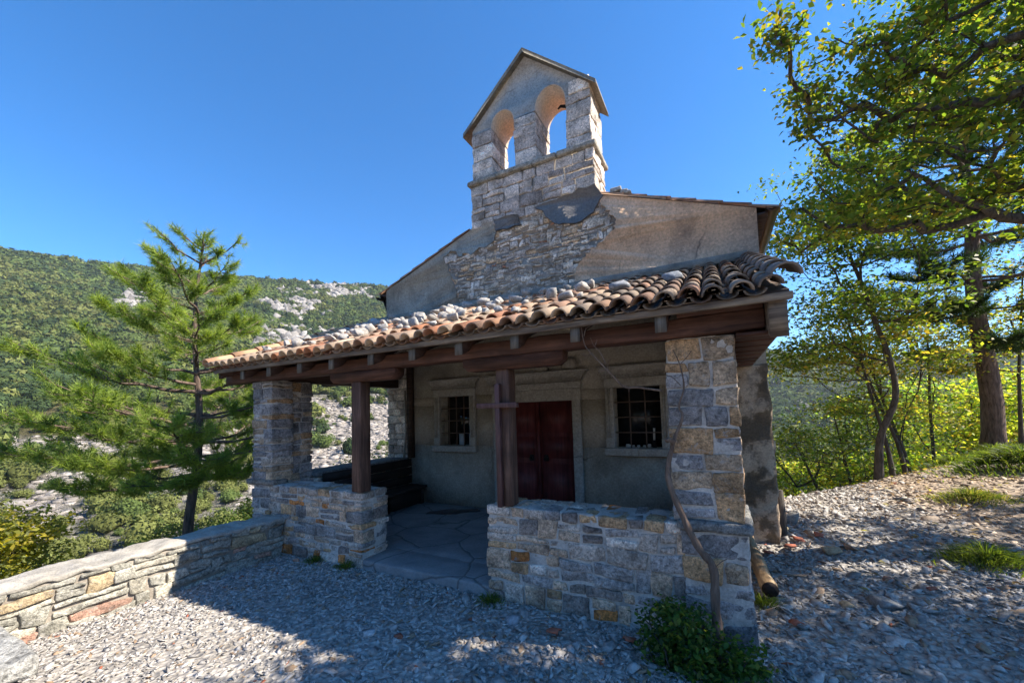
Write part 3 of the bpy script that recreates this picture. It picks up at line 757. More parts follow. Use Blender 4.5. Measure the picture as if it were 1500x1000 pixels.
# objects on the sills (free standing)
q = np.random.default_rng(77)
can = thing('candle', 'white candle standing behind the bars of the right window', 'candle', (-.78, YF+.12, 1.12))
b = MB(); b.tube([(-.78,YF+.12,1.12),(-.78,YF+.12,1.22)], [.03,.024], 10); P_(b, 'holder', M['dark'], can)
b = MB(); b.tube([(-.78,YF+.12,1.22),(-.775,YF+.12,1.35),(-.775,YF+.12,1.38)], [.014,.013,.016], 10); P_(b, 'wax_stick', M['white'], can)
for k, x in enumerate((-1.13,-1.09,-1.05,-.98,-.91,-.86,-.84)):
    b = MB(); s = q.uniform(.012,.026); b.block(x-s, x+s, YF+.1-s, YF+.1+s, 1.121, 1.121+s*2.1, (.5,.49,.46), .01, .008, .02)
    o = b.build('pebble', M['rubble']); tag(o, 'small pale pebble lying on the right window sill behind the bars', 'pebble', 'pebbles on the right window sill')
for k, (x, w_, hh) in enumerate(((-3.93,.045,.19),(-3.72,.05,.20))):  # pale panels put in to paint the reflections of the left window
    b = MB(); b.box(x-w_, x+w_, YF+.14, YF+.15, 1.121, 1.121+hh, (.55,.62,.68)); 
    o = b.build('reflection_panel', mat_plain('reflection%d' % k, (.45,.52,.58), .4)); tag(o, 'pale card painted as a panel behind the %s part of the left barred window' % ('middle', 'right-hand')[k], 'reflection')
# door -------------------------------------------------------------------
a, c, d, e = OPEN[2]
dr = bpy.data.objects.new('door', None); C.objects.link(dr); dr.parent = chapel; dr.location = ((a+c)/2-XC, 0, .15)
mid = (a+c)/2
for s, (p0, p1) in enumerate(((a+.003, mid-.004), (mid+.004, c-.003))):
    f = MB(); f.box(p0, p1, YF+.10, YF+.15, .15, e-.003)
    for (u0, u1) in ((.22,.86),(.94,1.26),(1.33,e-.08)):
        f.box(p0+.06, p1-.06, YF+.0965, YF+.10, u0, u1)
    if s: f.box(mid-.02, mid+.025, YF+.075, YF+.10, .155, e-.01)
    P_(f, 'leaf', M['door'], dr)
for s in (-1, 1):
    f = MB(); x = mid+s*.12; f.box(x-.035, x+.035, YF+.08, YF+.0878, .90, .99); f.tube([(x-.02,YF+.075,.96),(x-.03,YF+.05,.93),(x,YF+.04,.90),(x+.03,YF+.05,.93),(x+.02,YF+.075,.96)], .006, 6); P_(f, 'handle', M['iron'], dr)
f = MB()
yo = YF-.05
f.block(a-.13, a-.001, yo, YF+.12, .15, e, (1,1,1), .008, .003, .12); f.block(c+.001, c+.13, yo, YF+.12, .15, e, (1,1,1), .008, .003, .12)
f.block(a-.14, c+.14, yo-.004, YF+.12, e, e+.17, (1,1,1), .008, .003, .15)
f.block(a-.15, c+.15, yo-.02, YF+.06, e+.172, e+.27, (1,1,1), .008, .003, .15)
P_(f, 'door_frame', M['trim'], dr)
f = MB(); f.prism([(a-.16,e+.272),(c+.16,e+.272),(c+.19,e+.34),(c+.24,e+.41),(a-.24,e+.41),(a-.19,e+.34)], yo-.05, YF+.04); f.box(a-.26,c+.26,yo-.09,YF+.03,e+.41,e+.435)
P_(f, 'cornice', M['trim'], dr)
for A_ in ((-1.98,-1.76,YF-.15,YF-.02,2.25,2.41,(.33,.28,.22),.05,.02,.03,None,3), (-2.42,-2.2,YF-.13,YF-.02,2.25,2.33,(.30,.26,.2),.03,.02,.03,None,8)):
    b = MB(); b.block(*A_); P_(b, 'cornice_fragment', M['rubble'], dr)
# dark post and conduit at the left end of facade
b = MB(); b.box(-4.93,-4.84,YF-.10,YF-.002,.9,2.62); P_(b, 'wall_post', M['wood_soffit'])
b = MB(); b.tube([(-5.02,YF-.05,2.1),(-5.0,YF-.05,1.4),(-5.05,YF-.06,.9)], .018, 8); P_(b, 'conduit', M['trim'])

# ------------------------------------------------------------------ porch
porch = thing('porch', 'open stone and timber porch with clay tile roof in front of the chapel', 'porch', (-2.6, 3.1, 0))
YW = 3.07
def PP(mb, name, mat, parent=None, label=None, smooth=False): return P_(mb, name, mat, parent or porch, label, smooth)
# floor
b = MB(); b.block(-3.47,-1.84,YW+.0,3.5,-.1,.135,(.3,.3,.3),.02,.006,.12,None,4); b.block(-5.0,-.02,3.46,YF-.002,-.1,.133,(.3,.3,.3),.01,.003,.2)
PP(b, 'floor', M['floor'], smooth=True)
b = MB(); b.prism(wob([(-4.05,4.85),(-3.6,5.0),(-3.35,5.3),(-3.5,5.42),(-3.85,5.25),(-4.1,5.0)], 9, .02, 4), .128, .139, axis='z'); PP(b, 'floor_patch', mat_plain('worn_patch', (.10,.07,.06), .9), label='dark worn patch in the porch paving')
# left low wall
def lowwall(x0, x1, seed, name, pal, rows=(.06,.15), zt=.84, base=-.12, lens=(.09,.32)):
    b = MB(); masonry(b, x0, x1, YW, YW+.36, base, zt-.09, rows, lens, pal, seed, gap=.014, r=.010, amp=.011, cell=.03, wob=.022, split=.45, jut=.016)
    masonry(b, x0, x1, YW-.004, YW+.37, zt-.09, zt, (.088,.09), (.10,.26), pal, seed+1, gap=.012, r=.014, amp=.011, cell=.035, wob=.006, split=.0, jut=.016)
    lw = PP(b, name, M['stone'], smooth=True)
    c_ = MB(); c_.block(x0+.01, x1-.01, YW+.004, YW+.354, base, zt-.008, (1,1,1), .012, .008, .045, nm=60); PP(c_, 'mortar', M['mortar'], lw)
    return lw
lw = lowwall(-5.05, -3.43, 51, 'low_wall', PAL_FRONT)
lw['label'] = 'short low stone wall left of the entrance'
lw = lowwall(-1.87, -.10, 57, 'low_wall', PAL_FRONT, (.08,.19))
lw['label'] = 'low stone wall with orange stones right of the entrance'
# right pillar + pedestal
b = MB(); masonry(b, -.27, .14, YW-.03, YW+.55, -.15, .80, (.13,.24), (.22,.42), PAL_PIL, 61, gap=.014, r=.012, amp=.014, cell=.03, jut=.012)
b.block(-.30, .17, YW-.06, YW+.60, .80, .87, (.23,.225,.21), .02, .012, .035, None, 7)
pl = PP(b, 'pedestal', M['stone'], smooth=True); b = MB(); b.block(-.262,.132,YW-.024,YW+.545,-.15,.80,(1,1,1),.012,.011,.045,nm=30); PP(b, 'mortar', M['mortar'], pl)
b = MB(); masonry(b, -.32, .13, YW-.01, YW+.5, .87, 2.14, (.11,.20), (.13,.40), PAL_PIL, 64, gap=.015, r=.009, amp=.012, cell=.028, wob=.018, split=.22, jut=.010)
pl = PP(b, 'pillar', M['stone'], label='thick pillar of squared grey and ochre stones at the right corner', smooth=True); b = MB(); b.block(-.312,.122,YW-.001,YW+.492,.86,2.14,(1,1,1),.010,.010,.04,nm=40); PP(b, 'mortar', M['mortar'], pl)
# left pillar
b = MB(); masonry(b, -5.42, -5.02, YW, YW+.28, -1.2, 2.14, (.06,.15), (.14,.34), PAL_PIL, 67, gap=.012, r=.008, amp=.012, cell=.035, wob=.012, jut=.014)
masonry(b, -5.42, -5.05, YW+.28, YW+.58, -1.2, 2.14, (.08,.16), (.2,.37), PAL_PIL, 68, gap=.012, r=.008, amp=.012, cell=.035, wob=.01, jut=.014)
b.block(-5.52,-4.97,YW-.03,YW+.2,.82,.89,(.26,.22,.18),.02,.01,.04)
pl = PP(b, 'pillar', M['stone'], label='slim shaded pillar of thin grey stone courses at the left corner', smooth=True); b = MB(); b.block(-5.41,-5.032,YW+.006,YW+.27,-1.2,2.15,(1,1,1),.01,.007,.045,nm=60); b.block(-5.41,-5.062,YW+.27,YW+.572,-1.2,2.15,(1,1,1),.01,.007,.045,nm=60); PP(b, 'mortar', M['mortar'], pl)
# parapets on both sides
tx = lambda V: np.stack([V[:,1], V[:,0], V[:,2]], -1)
b = MB(); masonry(b, 3.66, YF-.002, -5.4, -4.98, -1.2, .84, (.09,.18), (.18,.4), PAL_PIL, 71, xform=tx, r=.02, amp=.01, cell=.06); b.block(-5.43,-4.94,3.64,YF-.03,.84,.90,(.2,.19,.18),.02,.008,.1)
o = PP(b, 'parapet', M['stone']); fixn(o)
b = MB(); masonry(b, 3.66, YF-.002, -.22, .12, -.1, .84, (.09,.18), (.18,.4), PAL_PIL, 72, xform=tx, r=.02, amp=.01, cell=.06)
o = PP(b, 'parapet', M['stone']); fixn(o)
# timber
b = MB(); b.block(-5.95,.305,3.0,3.17,2.145,2.275,(1,1,1),.012,.006,.12,nm=60); PP(b, 'front_beam', M['wood_red'])
for (x0, x1) in ((-3.86,-2.89),(-2.06,-1.09)):
    b = MB(); b.prism([(x0,2.142),(x0+.01,2.07),(x0+.06,2.03),(x1-.06,2.03),(x1-.01,2.07),(x1,2.142)][::-1], 3.01, 3.16); fixn(PP(b, 'saddle', M['wood_red']))
b = MB(); b.box(-3.54,-3.40,3.03,3.17,.845,2.03,bev=.008); PP(b, 'post', M['wood_post'])
b = MB(); b.box(-1.73,-1.60,3.04,3.17,.845,2.03,bev=.008); PP(b, 'post', M['wood_post'])
def rz(y): return 2.30+(y-2.8)*.38      # underside of boards
RX = [-5.25,-4.7,-4.15,-3.6,-3.04,-2.5,-1.96,-1.43,-.9,-.31]
for x in RX:
    b = MB()
    dx = random.uniform(-.02,.02)
    b.prism([(2.845,rz(2.845)-.155),(2.95,rz(2.95)-.15),(3.02,rz(3.02)-.11),(YF-.002,rz(YF)-.11),(YF-.002,rz(YF)-.003),(2.845,rz(2.845)-.003)][::-1], x-.036+dx, x+.036+dx, axis='x'); ro = fixn(PP(b, 'rafter', M['wood_red_y']))
    b = MB(); b.box(x-.037+dx, x+.037+dx, 2.835, 2.8445, rz(2.84)-.154, rz(2.84)-.006); PP(b, 'end_grain', M['wood_end'], ro)
b = MB(); b.prism([(2.845,2.055),(YF-.002,3.08),(YF-.002,rz(YF)-.003),(2.845,rz(2.845)-.003)][::-1], .31, .405, axis='x'); fixn(PP(b, 'rafter', M['wood_grey'], label='heavy weathered end rafter at the right verge'))
b = MB(); b.prism([(2.86,2.20),(YF-.002,3.18),(YF-.002,rz(YF)-.003),(2.86,rz(2.86)-.003)][::-1], -5.84, -5.76, axis='x'); fixn(PP(b, 'rafter', M['wood_red_y']))
# boxed verge on the right
b = MB()
for k in range(17):
    y0 = 2.95+k*.152
    if y0 > YF-.15: break
    b.box(.135, .375, y0, y0+.128, 2.10+(k%2)*.006, 2.118+(k%2)*.006)
    b.box(.14, .37, y0+.128, y0+.152, 2.118, 2.15)
PP(b, 'verge_soffit', M['wood_red'])
b = MB(); b.prism([(3.2,2.12),(YF-.004,2.12),(YF-.004,3.07),(3.2,2.19)][::-1], .378, .398, axis='x'); fixn(PP(b, 'verge_cladding', M['wood_grey']))
b = MB(); b.prism([(3.2,2.34),(YF-.004,2.34),(YF-.004,rz(YF)-.01),(3.2,rz(3.2)-.01)][::-1], -5.31, -5.29, axis='x'); fixn(PP(b, 'verge_cladding', M['wood_soffit']))
for u0, u1 in ((-5.95,-5.30),(-.22,.30)):
    b = MB(); b.block(u0,u1,3.004,3.166,2.277,2.345,(1,1,1),.006,.003,.1); PP(b, 'packing_piece', M['wood_red'])
# side plates & outriggers on the left
for u0, u1 in ((-5.3,-5.12),(-.1,.06)):
    b = MB(); b.box(u0,u1,3.18,YF-.1,2.15,2.33); PP(b, 'side_beam', M['wood_red_y'])
for y in (3.75,4.35,4.95):
    b = MB(); b.prism([(-5.9,2.30),(-5.75,2.16),(-5.31,2.16),(-5.31,2.30)][::-1], y, y+.08); fixn(PP(b, 'outrigger', M['wood_soffit']))
# soffit boards (run along the eave)
b = MB(); y = 2.84; q = np.random.default_rng(4)
while y < YF-.02:
    y1 = min(y+.135, YF-.003); dz = q.uniform(0,.004)
    V = [(x,yy,rz(yy)+zz+dz) for x in (-5.86,.42) for yy in (y,y1-.006) for zz in (0,.018)]
    b.add(V, f4=[(0,1,3,2),(4,6,7,5),(0,4,5,1),(2,3,7,6),(0,2,6,4),(1,5,7,3)]); y += .135
fixn(PP(b, 'roof_boards', M['wood_soffit']))
b = MB(); b.block(-5.84,.43,2.80,2.836,2.268,2.318,(1,1,1),.006,.004,.25); PP(b, 'fascia', M['wood_grey'])
# tiles ------------------------------------------------------------------
tb = MB(); q = np.random.default_rng(8)
pitch = .148; x0 = -5.90; ncol = 42; th = math.atan(.38); cu = np.array((0, math.cos(th), math.sin(th))); cn = np.array((0,-math.sin(th), math.cos(th)))
E0 = np.array((0, 2.755, rz(2.755)+.018))
SLn = (YF-2.755)/math.cos(th)
def tile(xc, s0, s1, r0, r1, up, lift, col, thk=.013, roll=0.0, n=9):
    V = []
    for s, r in ((s0, r0), (s1, r1)):
        for rr in (r, r-thk):
            for i in range(n):
                a = PI*i/(n-1)
                ca, sa = math.cos(a), math.sin(a)
                hh = (sa*rr*1.0) if up else (-sa*rr*.62)
                P = E0+cu*s+cn*(lift+hh+(0 if s == s0 else -.012)); V.append(P+np.array((xc+ca*rr+roll*(s-s0), 0, 0)))
    F = []
    for i in range(n-1):
        F += [(i,i+1,2*n+i+1,2*n+i), (n+i,3*n+i,3*n+i+1,n+i+1), (i,n+i,n+i+1,i+1), (2*n+i,2*n+i+1,3*n+i+1,3*n+i)]
    F += [(0,2*n,3*n,n),(n-1,2*n-1,4*n-1,3*n-1)]
    tb.add(V, f4=F, col=col)
L = .36
for c_ in range(ncol+1):
    xc = x0+c_*pitch
    jx = q.uniform(-.010,.010); s = 0; k = 0
    js = q.uniform(-.015,.02)
    age_shade = sm(np.array([xc]), -2.4, -.3)[0]  # lichen and painted-in tree shade, both darkening the tile colour towards the right
    while s < SLn-.02:
        s1 = min(s+L+.05, SLn)
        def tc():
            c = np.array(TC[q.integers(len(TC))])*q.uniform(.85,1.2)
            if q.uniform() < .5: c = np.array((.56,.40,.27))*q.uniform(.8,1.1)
            k_ = np.clip(age_shade*q.uniform(.3,1.1)+(q.uniform() < .10)*.5, 0, .92); return c*(1-k_)+np.array((.105,.09,.078))*k_*q.uniform(.8,1.3)
        if c_ < ncol: tile(xc+pitch/2, s+(.03 if s == 0 else .012), s1, .064, .054, False, .036, tc()*(.5 if s == 0 else 1))  # eave channel ends coloured darker to paint the shade under the cover tiles
        r_ = q.uniform(-.045,.045)
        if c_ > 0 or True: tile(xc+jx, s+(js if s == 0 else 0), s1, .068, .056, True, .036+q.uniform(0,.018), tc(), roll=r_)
        s += L-q.uniform(0,.01); k += 1
rt = PP(tb, 'roof_tiles', M['tile'], label='wavy rows of clay barrel tiles, orange left and darker mossy right with tree shade painted in', smooth=False)
# mortar line / verge ridge tiles along right end
tb = MB()
for k in range(8):
    s = .05+k*.36
    tile(.40, s, min(s+.42,SLn), .085, .072, True, .085, np.array((.16,.13,.11))*q.uniform(.8,1.4))
PP(tb, 'verge_tiles', M['tile'], label='dark mossy tiles along the right verge')
tb = MB()
for k in range(9):
    s = .0+k*.34
    tile(-5.86+q.uniform(-.01,.01), s, min(s+.40,SLn), .085, .07, True, .08, np.array((.56,.32,.18))*q.uniform(.8,1.15))
PP(tb, 'verge_tiles', M['tile'], label='pale orange tiles along the left verge')
# flashing/top course against the chapel wall
b = MB(); b.prism([(YF-.16, rz(YF-.16)+.10),(YF-.008, rz(YF)+.10),(YF-.008, rz(YF)+.19),(YF-.05, rz(YF)+.18)][::-1], -5.86, .42, axis='x'); fixn(PP(b, 'flashing', M['mortar_old']))

# stones weighing down the tiles ------------------------------------------
def rock(name, loc, s, label, cat, group=None, col=(.42,.40,.38), seed=0, flat=.6, mat=None, sub=2, rough=.2):
    q = np.random.default_rng(seed); V, F = (IV2, IF2) if sub == 2 else (IV1, IF1)
    W = V*(1+.12*q.standard_normal((len(V),1)))
    W = np.sign(W)*np.abs(W)**.75
    W = W*(1+rough*1.6*vnoise(W*1.3+seed*7.7, seed)[:,None])
    # planar chips
    for _ in range(13):
        nrm = q.standard_normal(3); nrm /= np.linalg.norm(nrm); dd = q.uniform(.40,.78)
        e = np.maximum(W@nrm-dd, 0); W = W-e[:,None]*nrm
    W = W*np.array((1, q.uniform(.6,.95), flat))*s; a = q.uniform(0, 6.28)
    W = W@np.array(((math.cos(a),math.sin(a),0),(-math.sin(a),math.cos(a),0),(0,0,1)))
    b = MB(); b.add(W, f3=F, col=np.array(col)*q.uniform(.85,1.15)); o = b.build(name, mat or M['rubble']); o.location = loc
    return tag(o, label, cat, group)
q = np.random.default_rng(19); placed = []
tries = 0
while len(placed) < 125 and tries < 6000:
    tries += 1
    x = q.uniform(-5.55, -1.1); yy = q.uniform(3.05, 5.3)
    if x > -2.2 and q.uniform() < .45: continue
    s = q.uniform(.05,.125)
    if any((x-a)**2+(yy-b_)**2 < (.6*(s+c))**2 for a, b_, c in placed): continue
    placed.append((x, yy, s))
for i, (x, yy, s) in enumerate(placed):
    rock('roof_stone', (x, yy, rz(yy)+.115+s*.35), s, 'rough pale limestone chunk lying on the sunlit tiles of the porch roof', 'stone', 'limestone chunks weighing down the porch roof', (.40,.375,.345), 100+i, .7)
rock('roof_stone', (-.78, 3.75, rz(3.75)+.14), .10, 'blue-grey stone on dark tiles, left one of two near the right roof end', 'stone', None, (.30,.31,.33), 301, .7)
rock('roof_stone', (-.33, 3.9, rz(3.9)+.14), .125, 'long flat blue-grey stone on the dark tiles, nearest the right end of the porch roof', 'stone', None, (.28,.30,.33), 302, .45)

# bench along left parapet -------------------------------------------------
bn = thing('bench', 'dark wooden bench built along the left parapet inside the porch', 'bench', (-4.7, 4.5, .135))
b = MB(); b.box(-4.93,-4.55,3.75,YF-.03,.40,.44,bev=.008); P_(b, 'seat', M['wood_dark'], bn)
b = MB()
for k in range(3): b.box(-4.925,-4.90,3.72,YF-.03,.46+k*.145,.59+k*.145)
P_(b, 'backrest', M['wood_dark'], bn)
for y in (3.8, 4.6, 5.4):
    b = MB(); b.box(-4.88,-4.60,y,y+.06,.135,.398); P_(b, 'leg', M['wood_dark'], bn)
b = MB(); b.box(-4.62,-4.60,3.87,5.39,.16,.39); P_(b, 'apron', M['wood_dark'], bn)

# cross -------------------------------------------------------------------
cr = thing('cross', 'slim wooden cross fixed to the front of the right porch post', 'cross', (-1.685, 2.99, .84))
b = MB(); b.box(-1.712,-1.668,2.98,3.028,.845,1.90,bev=.004); P_(b, 'upright', M['cross'], cr)
b = MB(); b.box(-1.895,-1.50,2.972,3.026,1.69,1.735,bev=.004); P_(b, 'crossbar', M['cross'], cr)

# yard wall ---------------------------------------------------------------
yard = thing('yard_wall', 'low dry stone yard wall with cement cap at the edge of the slope', 'wall', (-4.9, 1.8, 0))
b = MB(); masonry(b, -2.6, 3.04, -5.12, -4.75, -.25, .43, (.06,.17), (.10,.46), PAL_YARD, 83, gap=.012, r=.009, amp=.013, cell=.03, wob=.04, split=.6, jut=.016, xform=tx)
o = P_(b, 'stonework', M['stone'], yard, smooth=True); fixn(o)
b = MB(); b.block(-5.10,-4.768,-2.6,3.03,-1.5,.42,(1,1,1),.01,.008,.06,nm=90); P_(b, 'mortar', M['mortar_old'], yard)
b = MB(); b.block(-5.15,-4.745,-2.6,3.05,.42,.462,(1,1,1),.014,.022,.035,nm=150); P_(b, 'cap', mat_mortar('cement_cap', (.40,.37,.32)), yard)
end = thing('wall_end', 'stout wall end with flat grey capstone at the bottom left corner', 'wall', (-3.6, .4, 0))
b = MB(); masonry(b, -4.7,-3.12, .02, .66, -.15, .41, (.12,.2), (.25,.5), PAL_YARD, 85, gap=.018, r=.025, amp=.018, cell=.04, wob=.03, jut=.02)
P_(b, 'stonework', M['stone'], end, smooth=True)
b = MB(); b.box(-4.7,-3.14,.04,.64,-.2,.42); P_(b, 'mortar', M['mortar_old'], end)
b = MB(); b.block(-4.1,-3.07,-.02,.73,.42,.52,(.36,.35,.32),.025,.016,.05,None,3); P_(b, 'capstone', M['stone'], end, smooth=True)

# log, ground stones --------------------------------------------------------
b = MB(); n = 14; pts = [(.21+.09*i/n, 5.5-1.62*i/n, .14+.012*math.sin(i)) for i in range(n+1)]
lg = thing('log', 'peeled round log lying on the gravel beside the right pillar', 'log', (.25,4.6,.05))
b.tube(pts, [.055]+[.062+.004*math.sin(i*1.7) for i in range(n)], 14, cap=False); P_(b, 'trunk', M['wood_log'], lg, smooth=True)
e0 = np.array(pts[-1]); 
b = MB(); b.tube([e0+np.array((-.0006,.006,0)), e0+np.array((0,-.004,0))], [.060,.058], 14); P_(b, 'cut_end', M['wood_dark'], lg, label='dark sawn end of the log')
gs = [(.75,6.3,.17,(.34,.33,.30),'large grey stone beside the far right corner of the chapel'),(.62,5.9,.13,(.40,.33,.20),'yellowish stone at the foot of the right chapel corner'),
      (.95,5.2,.12,(.42,.31,.19),'flat ochre slab on the path beyond the end of the log'),(1.15,5.35,.10,(.38,.25,.16),'brown slab fragment on the path beside the ochre slab'),
      (1.05,4.1,.16,(.26,.26,.25),'long dark flat stone half buried in the path right of the log'),(.82,4.02,.07,(.42,.32,.20),'small tan stone left of the long dark path stone'),
      (1.25,4.62,.07,(.40,.22,.15),'rounded reddish stone on the path'),(1.95,3.3,.10,(.36,.36,.35),'angular grey stone jutting up in the right foreground gravel'),
      (2.25,3.2,.09,(.35,.35,.35),'grey angular block in the gravel at the right, farther from the chapel'),(2.0,4.15,.07,(.50,.48,.44),'pale upright stone in front of the lower grass tuft'),
      (-2.35,2.18,.055,(.50,.48,.46),'pale sunlit stone alone in the shaded yard gravel'),(-1.5,2.78,.09,(.33,.33,.34),'large grey stone against the foot of the right low wall'),
      (-4.35,2.95,.06,(.40,.22,.15),'reddish stone at the corner of yard wall and porch')]
for i, (x, y, s, c, lab) in enumerate(gs): rock('stone', (x, y, Hs(x,y)+s*.22), s, lab, 'stone', None, c, 500+i, .42 if i in (2,3,4,5) else .6)
for i, (x, y, s) in enumerate(((-1.13,2.75,.05),(-.62,2.85,.045),(.72,5.5,.06),(.62,5.25,.06),(.95,5.7,.05),(.42,3.55,.04),(1.45,4.45,.035),(.40,5.05,.05))):
    b = MB(); q = np.random.default_rng(600+i); n = 6; ang = q.uniform(0,6.28)
    V = []
    for t_ in (0, 1):
        for r_ in (1, .8):
            for k in range(n):
                a = PI*(.2+.6*k/(n-1)); V.append((math.cos(a)*s*r_*1.2, (t_-.5)*s*2*q.uniform(.6,1), math.sin(a)*s*r_-.7*s))
    F = []
    for k in range(n-1): F += [(k,k+1,2*n+k+1,2*n+k),(n+k,3*n+k,3*n+k+1,n+k+1),(k,n+k,n+k+1,k+1),(2*n+k,2*n+k+1,3*n+k+1,3*n+k)]
    F += [(0,2*n,3*n,n),(n-1,2*n-1,4*n-1,3*n-1)]
    b.add(V, f4=F, col=(.42,.13,.075)); o = b.build('tile_shard', M['tile']); fixn(o); o.location = (x, y, Hs(x,y)+.04); o.rotation_euler = (q.uniform(-.3,.3), q.uniform(-.3,.3), ang)
    tag(o, 'broken red roof tile piece on the grey gravel', 'tile shard', 'red tile shards scattered on the gravel')

# ------------------------------------------------------------------ plants
GREEN = [(.075,.13,.025),(.10,.15,.026),(.14,.17,.03),(.055,.095,.02)]
YG = [(.18,.20,.032),(.24,.21,.035),(.13,.16,.028),(.28,.19,.04),(.10,.13,.024)]
def leaves(b, cen, size, cols, q, spread=0, flatn=.5):
    n = len(cen); cen = cen+q.normal(0, 1, (n,3))*spread
    nr = q.standard_normal((n,3)); nr[:,2] = np.abs(nr[:,2])+flatn; nr /= np.linalg.norm(nr, axis=1)[:,None]
    u = np.cross(nr, q.standard_normal((n,3))); u /= np.linalg.norm(u, axis=1)[:,None]+1e-9; w = np.cross(nr, u)
    s = size*q.uniform(.6, 1.3, n)[:,None]
    P = np.stack([cen-u*s*.5, cen+w*s*.27+nr*s*.06, cen+u*s*.5-nr*s*.1, cen-w*s*.27+nr*s*.06], 1)
    f = np.arange(n*4).reshape(-1,4)
    ci = np.array(cols)[q.integers(0, len(cols), n)]*q.uniform(.7,1.3,(n,1))
    b.add(P.reshape(-1,3), f4=f, col=np.repeat(ci, 4, 0)); return b
def skeleton(trunk, targets, q, tr, twig=.008, droop=.0, step=.35):
    """trunk polyline + branches to targets; radii by pipe model"""
    nodes = [np.array(p, float) for p in trunk]; par = [-1]+list(range(len(trunk)-1)); nt_ = len(trunk)
    tops = np.array(trunk, float)
    order = sorted(range(len(targets)), key=lambda i: np.min(np.linalg.norm(tops-targets[i], axis=1)))
    paths = []; tips = []
    for i in order:
        T = targets[i]; A = np.array(nodes)
        d = np.linalg.norm(A-T, axis=1)+np.maximum(0, A[:,2]-T[2]+.15*d_(A, T))*1.6
        k = int(np.argmin(d)); P0 = nodes[k]; Ld = np.linalg.norm(T-P0)
        m = max(2, int(Ld/step)+1); prev = k
        mid = (P0+T)/2+np.array((0,0,-.10*Ld))+q.normal(0,.07,3)*Ld
        idx = [k]
        for j in range(1, m+1):
            t_ = j/m; p = (1-t_)**2*P0+2*t_*(1-t_)*mid+t_*t_*T+(q.normal(0,.03,3)*Ld if j < m else 0)
            nodes.append(p); par.append(prev); prev = len(nodes)-1; idx.append(prev)
        paths.append(idx); tips.append(prev)
    cnt = np.zeros(len(nodes))
    for t_ in tips:
        k = t_
        while k >= 0: cnt[k] += 1; k = par[k]
    rad = twig*np.maximum(cnt, 1)**.5
    kk = tr/max(rad[0], 1e-6)
    if kk < 1: rad = rad*kk
    return np.array(nodes), paths, rad, cnt
def d_(A, T): return np.linalg.norm((A-T)[:,:2], axis=1)
def blobs(cx, q, n):
    """targets in ellipsoids [(cx,cy,cz,rx,ry,rz,weight)]"""
    w = np.array([c[6] for c in cx]); ii = q.choice(len(cx), n, p=w/w.sum()); E = np.array([c[:6] for c in cx])[ii]
    d = q.standard_normal((n,3)); d /= np.linalg.norm(d, axis=1)[:,None]; d *= (q.uniform(.25,1,n)**(1/2.2))[:,None]
    return E[:,:3]+d*E[:,3:]
def btree(name, label, trunk, trad, ells, ntar, nleaf, lsize, cols, seed, spread=.28, group=None, cat='tree', twig=.010, flatn=.6, bark='bark'):
    q = np.random.default_rng(seed); T = blobs(ells, q, ntar)
    nodes, paths, rad, cnt = skeleton(trunk, T, q, trad, twig)
    base = trunk[0]; th_ = thing(name, label, cat, tuple(base), group)
    b = MB(); m = len(trunk); tr_ = np.linspace(trad, trad*.35, m); tr_[0] *= 1.35
    # smooth the trunk
    tp = []; rr = []
    for i in range(m-1):
        for k in range(4):
            t_ = k/4; a, b0 = np.array(trunk[max(i-1,0)]), np.array(trunk[i]); c0, d0 = np.array(trunk[i+1]), np.array(trunk[min(i+2,m-1)])
            tp.append(.5*((2*b0)+(-a+c0)*t_+(2*a-5*b0+4*c0-d0)*t_**2+(-a+3*b0-3*c0+d0)*t_**3)); rr.append(tr_[i]+(tr_[i+1]-tr_[i])*t_)
    tp.append(np.array(trunk[-1], float)); rr.append(tr_[-1]); b.tube(tp, rr, 10)
    P_(b, 'trunk', M[bark], th_, smooth=True)
    b = MB()
    for p in paths:
        r = np.minimum(rad[p], trad*.7); r[0] = r[1]; b.tube(nodes[p], np.maximum(r, .004), 5, cap=False)
    P_(b, 'branches', M[bark], th_, smooth=True)
    b = MB()
    # leaves: at each target plus along the last part of its branch
    per = max(1, nleaf//ntar); cen = []
    for p in paths:
        tip = nodes[p[-1]]; pre = nodes[p[-2]]
        k = int(per*q.uniform(.5,1.5)); t_ = q.uniform(0,1,k)[:,None]
        c = tip*(1-t_*.5)+pre*t_*.5; c = c+q.normal(0,1,(k,3))*np.array((spread,spread,spread*.35)); cen.append(c)
    cen = np.concatenate(cen)
    tone = fbm(cen*.9, 3, seed)[:,None]
    sb = MB(); leaves(sb, cen, lsize, cols, q, 0, flatn)
    col = sb.c[0]*np.repeat(1+.55*tone, 4, 0); b.add(sb.v[0], f4=sb.f4[0], col=np.clip(col, .008, .6))
    P_(b, 'foliage', M['leaf'], th_)
    return th_

# main slim tree on the crest right of the chapel
z0 = Hs(2.6,9.8)-.1
btree('slim_tree', 'slim leaning broadleaf tree with curved trunk on the path crest, tallest beside the chapel', [(2.6,9.8,z0),(2.68,9.8,z0+.9),(2.95,9.85,z0+1.6),(2.95,9.9,z0+2.3),(2.78,9.9,z0+3.1),(2.62,9.9,z0+3.9),(2.4,9.9,z0+4.8),(2.25,9.8,z0+5.6)], .062,
      [(2.7,9.7,3.6,1.3,1.3,.5,1.2),(1.9,9.6,4.7,1.1,1.2,.6,1.2),(3.2,9.8,4.9,1.2,1.2,.7,1.4),(2.2,9.7,5.9,1.1,1.2,.8,1.4),(1.75,9.6,2.6,.8,.9,.35,.5)], 175, 9500, .095, GREEN+[(.17,.19,.03)], 901, .24)
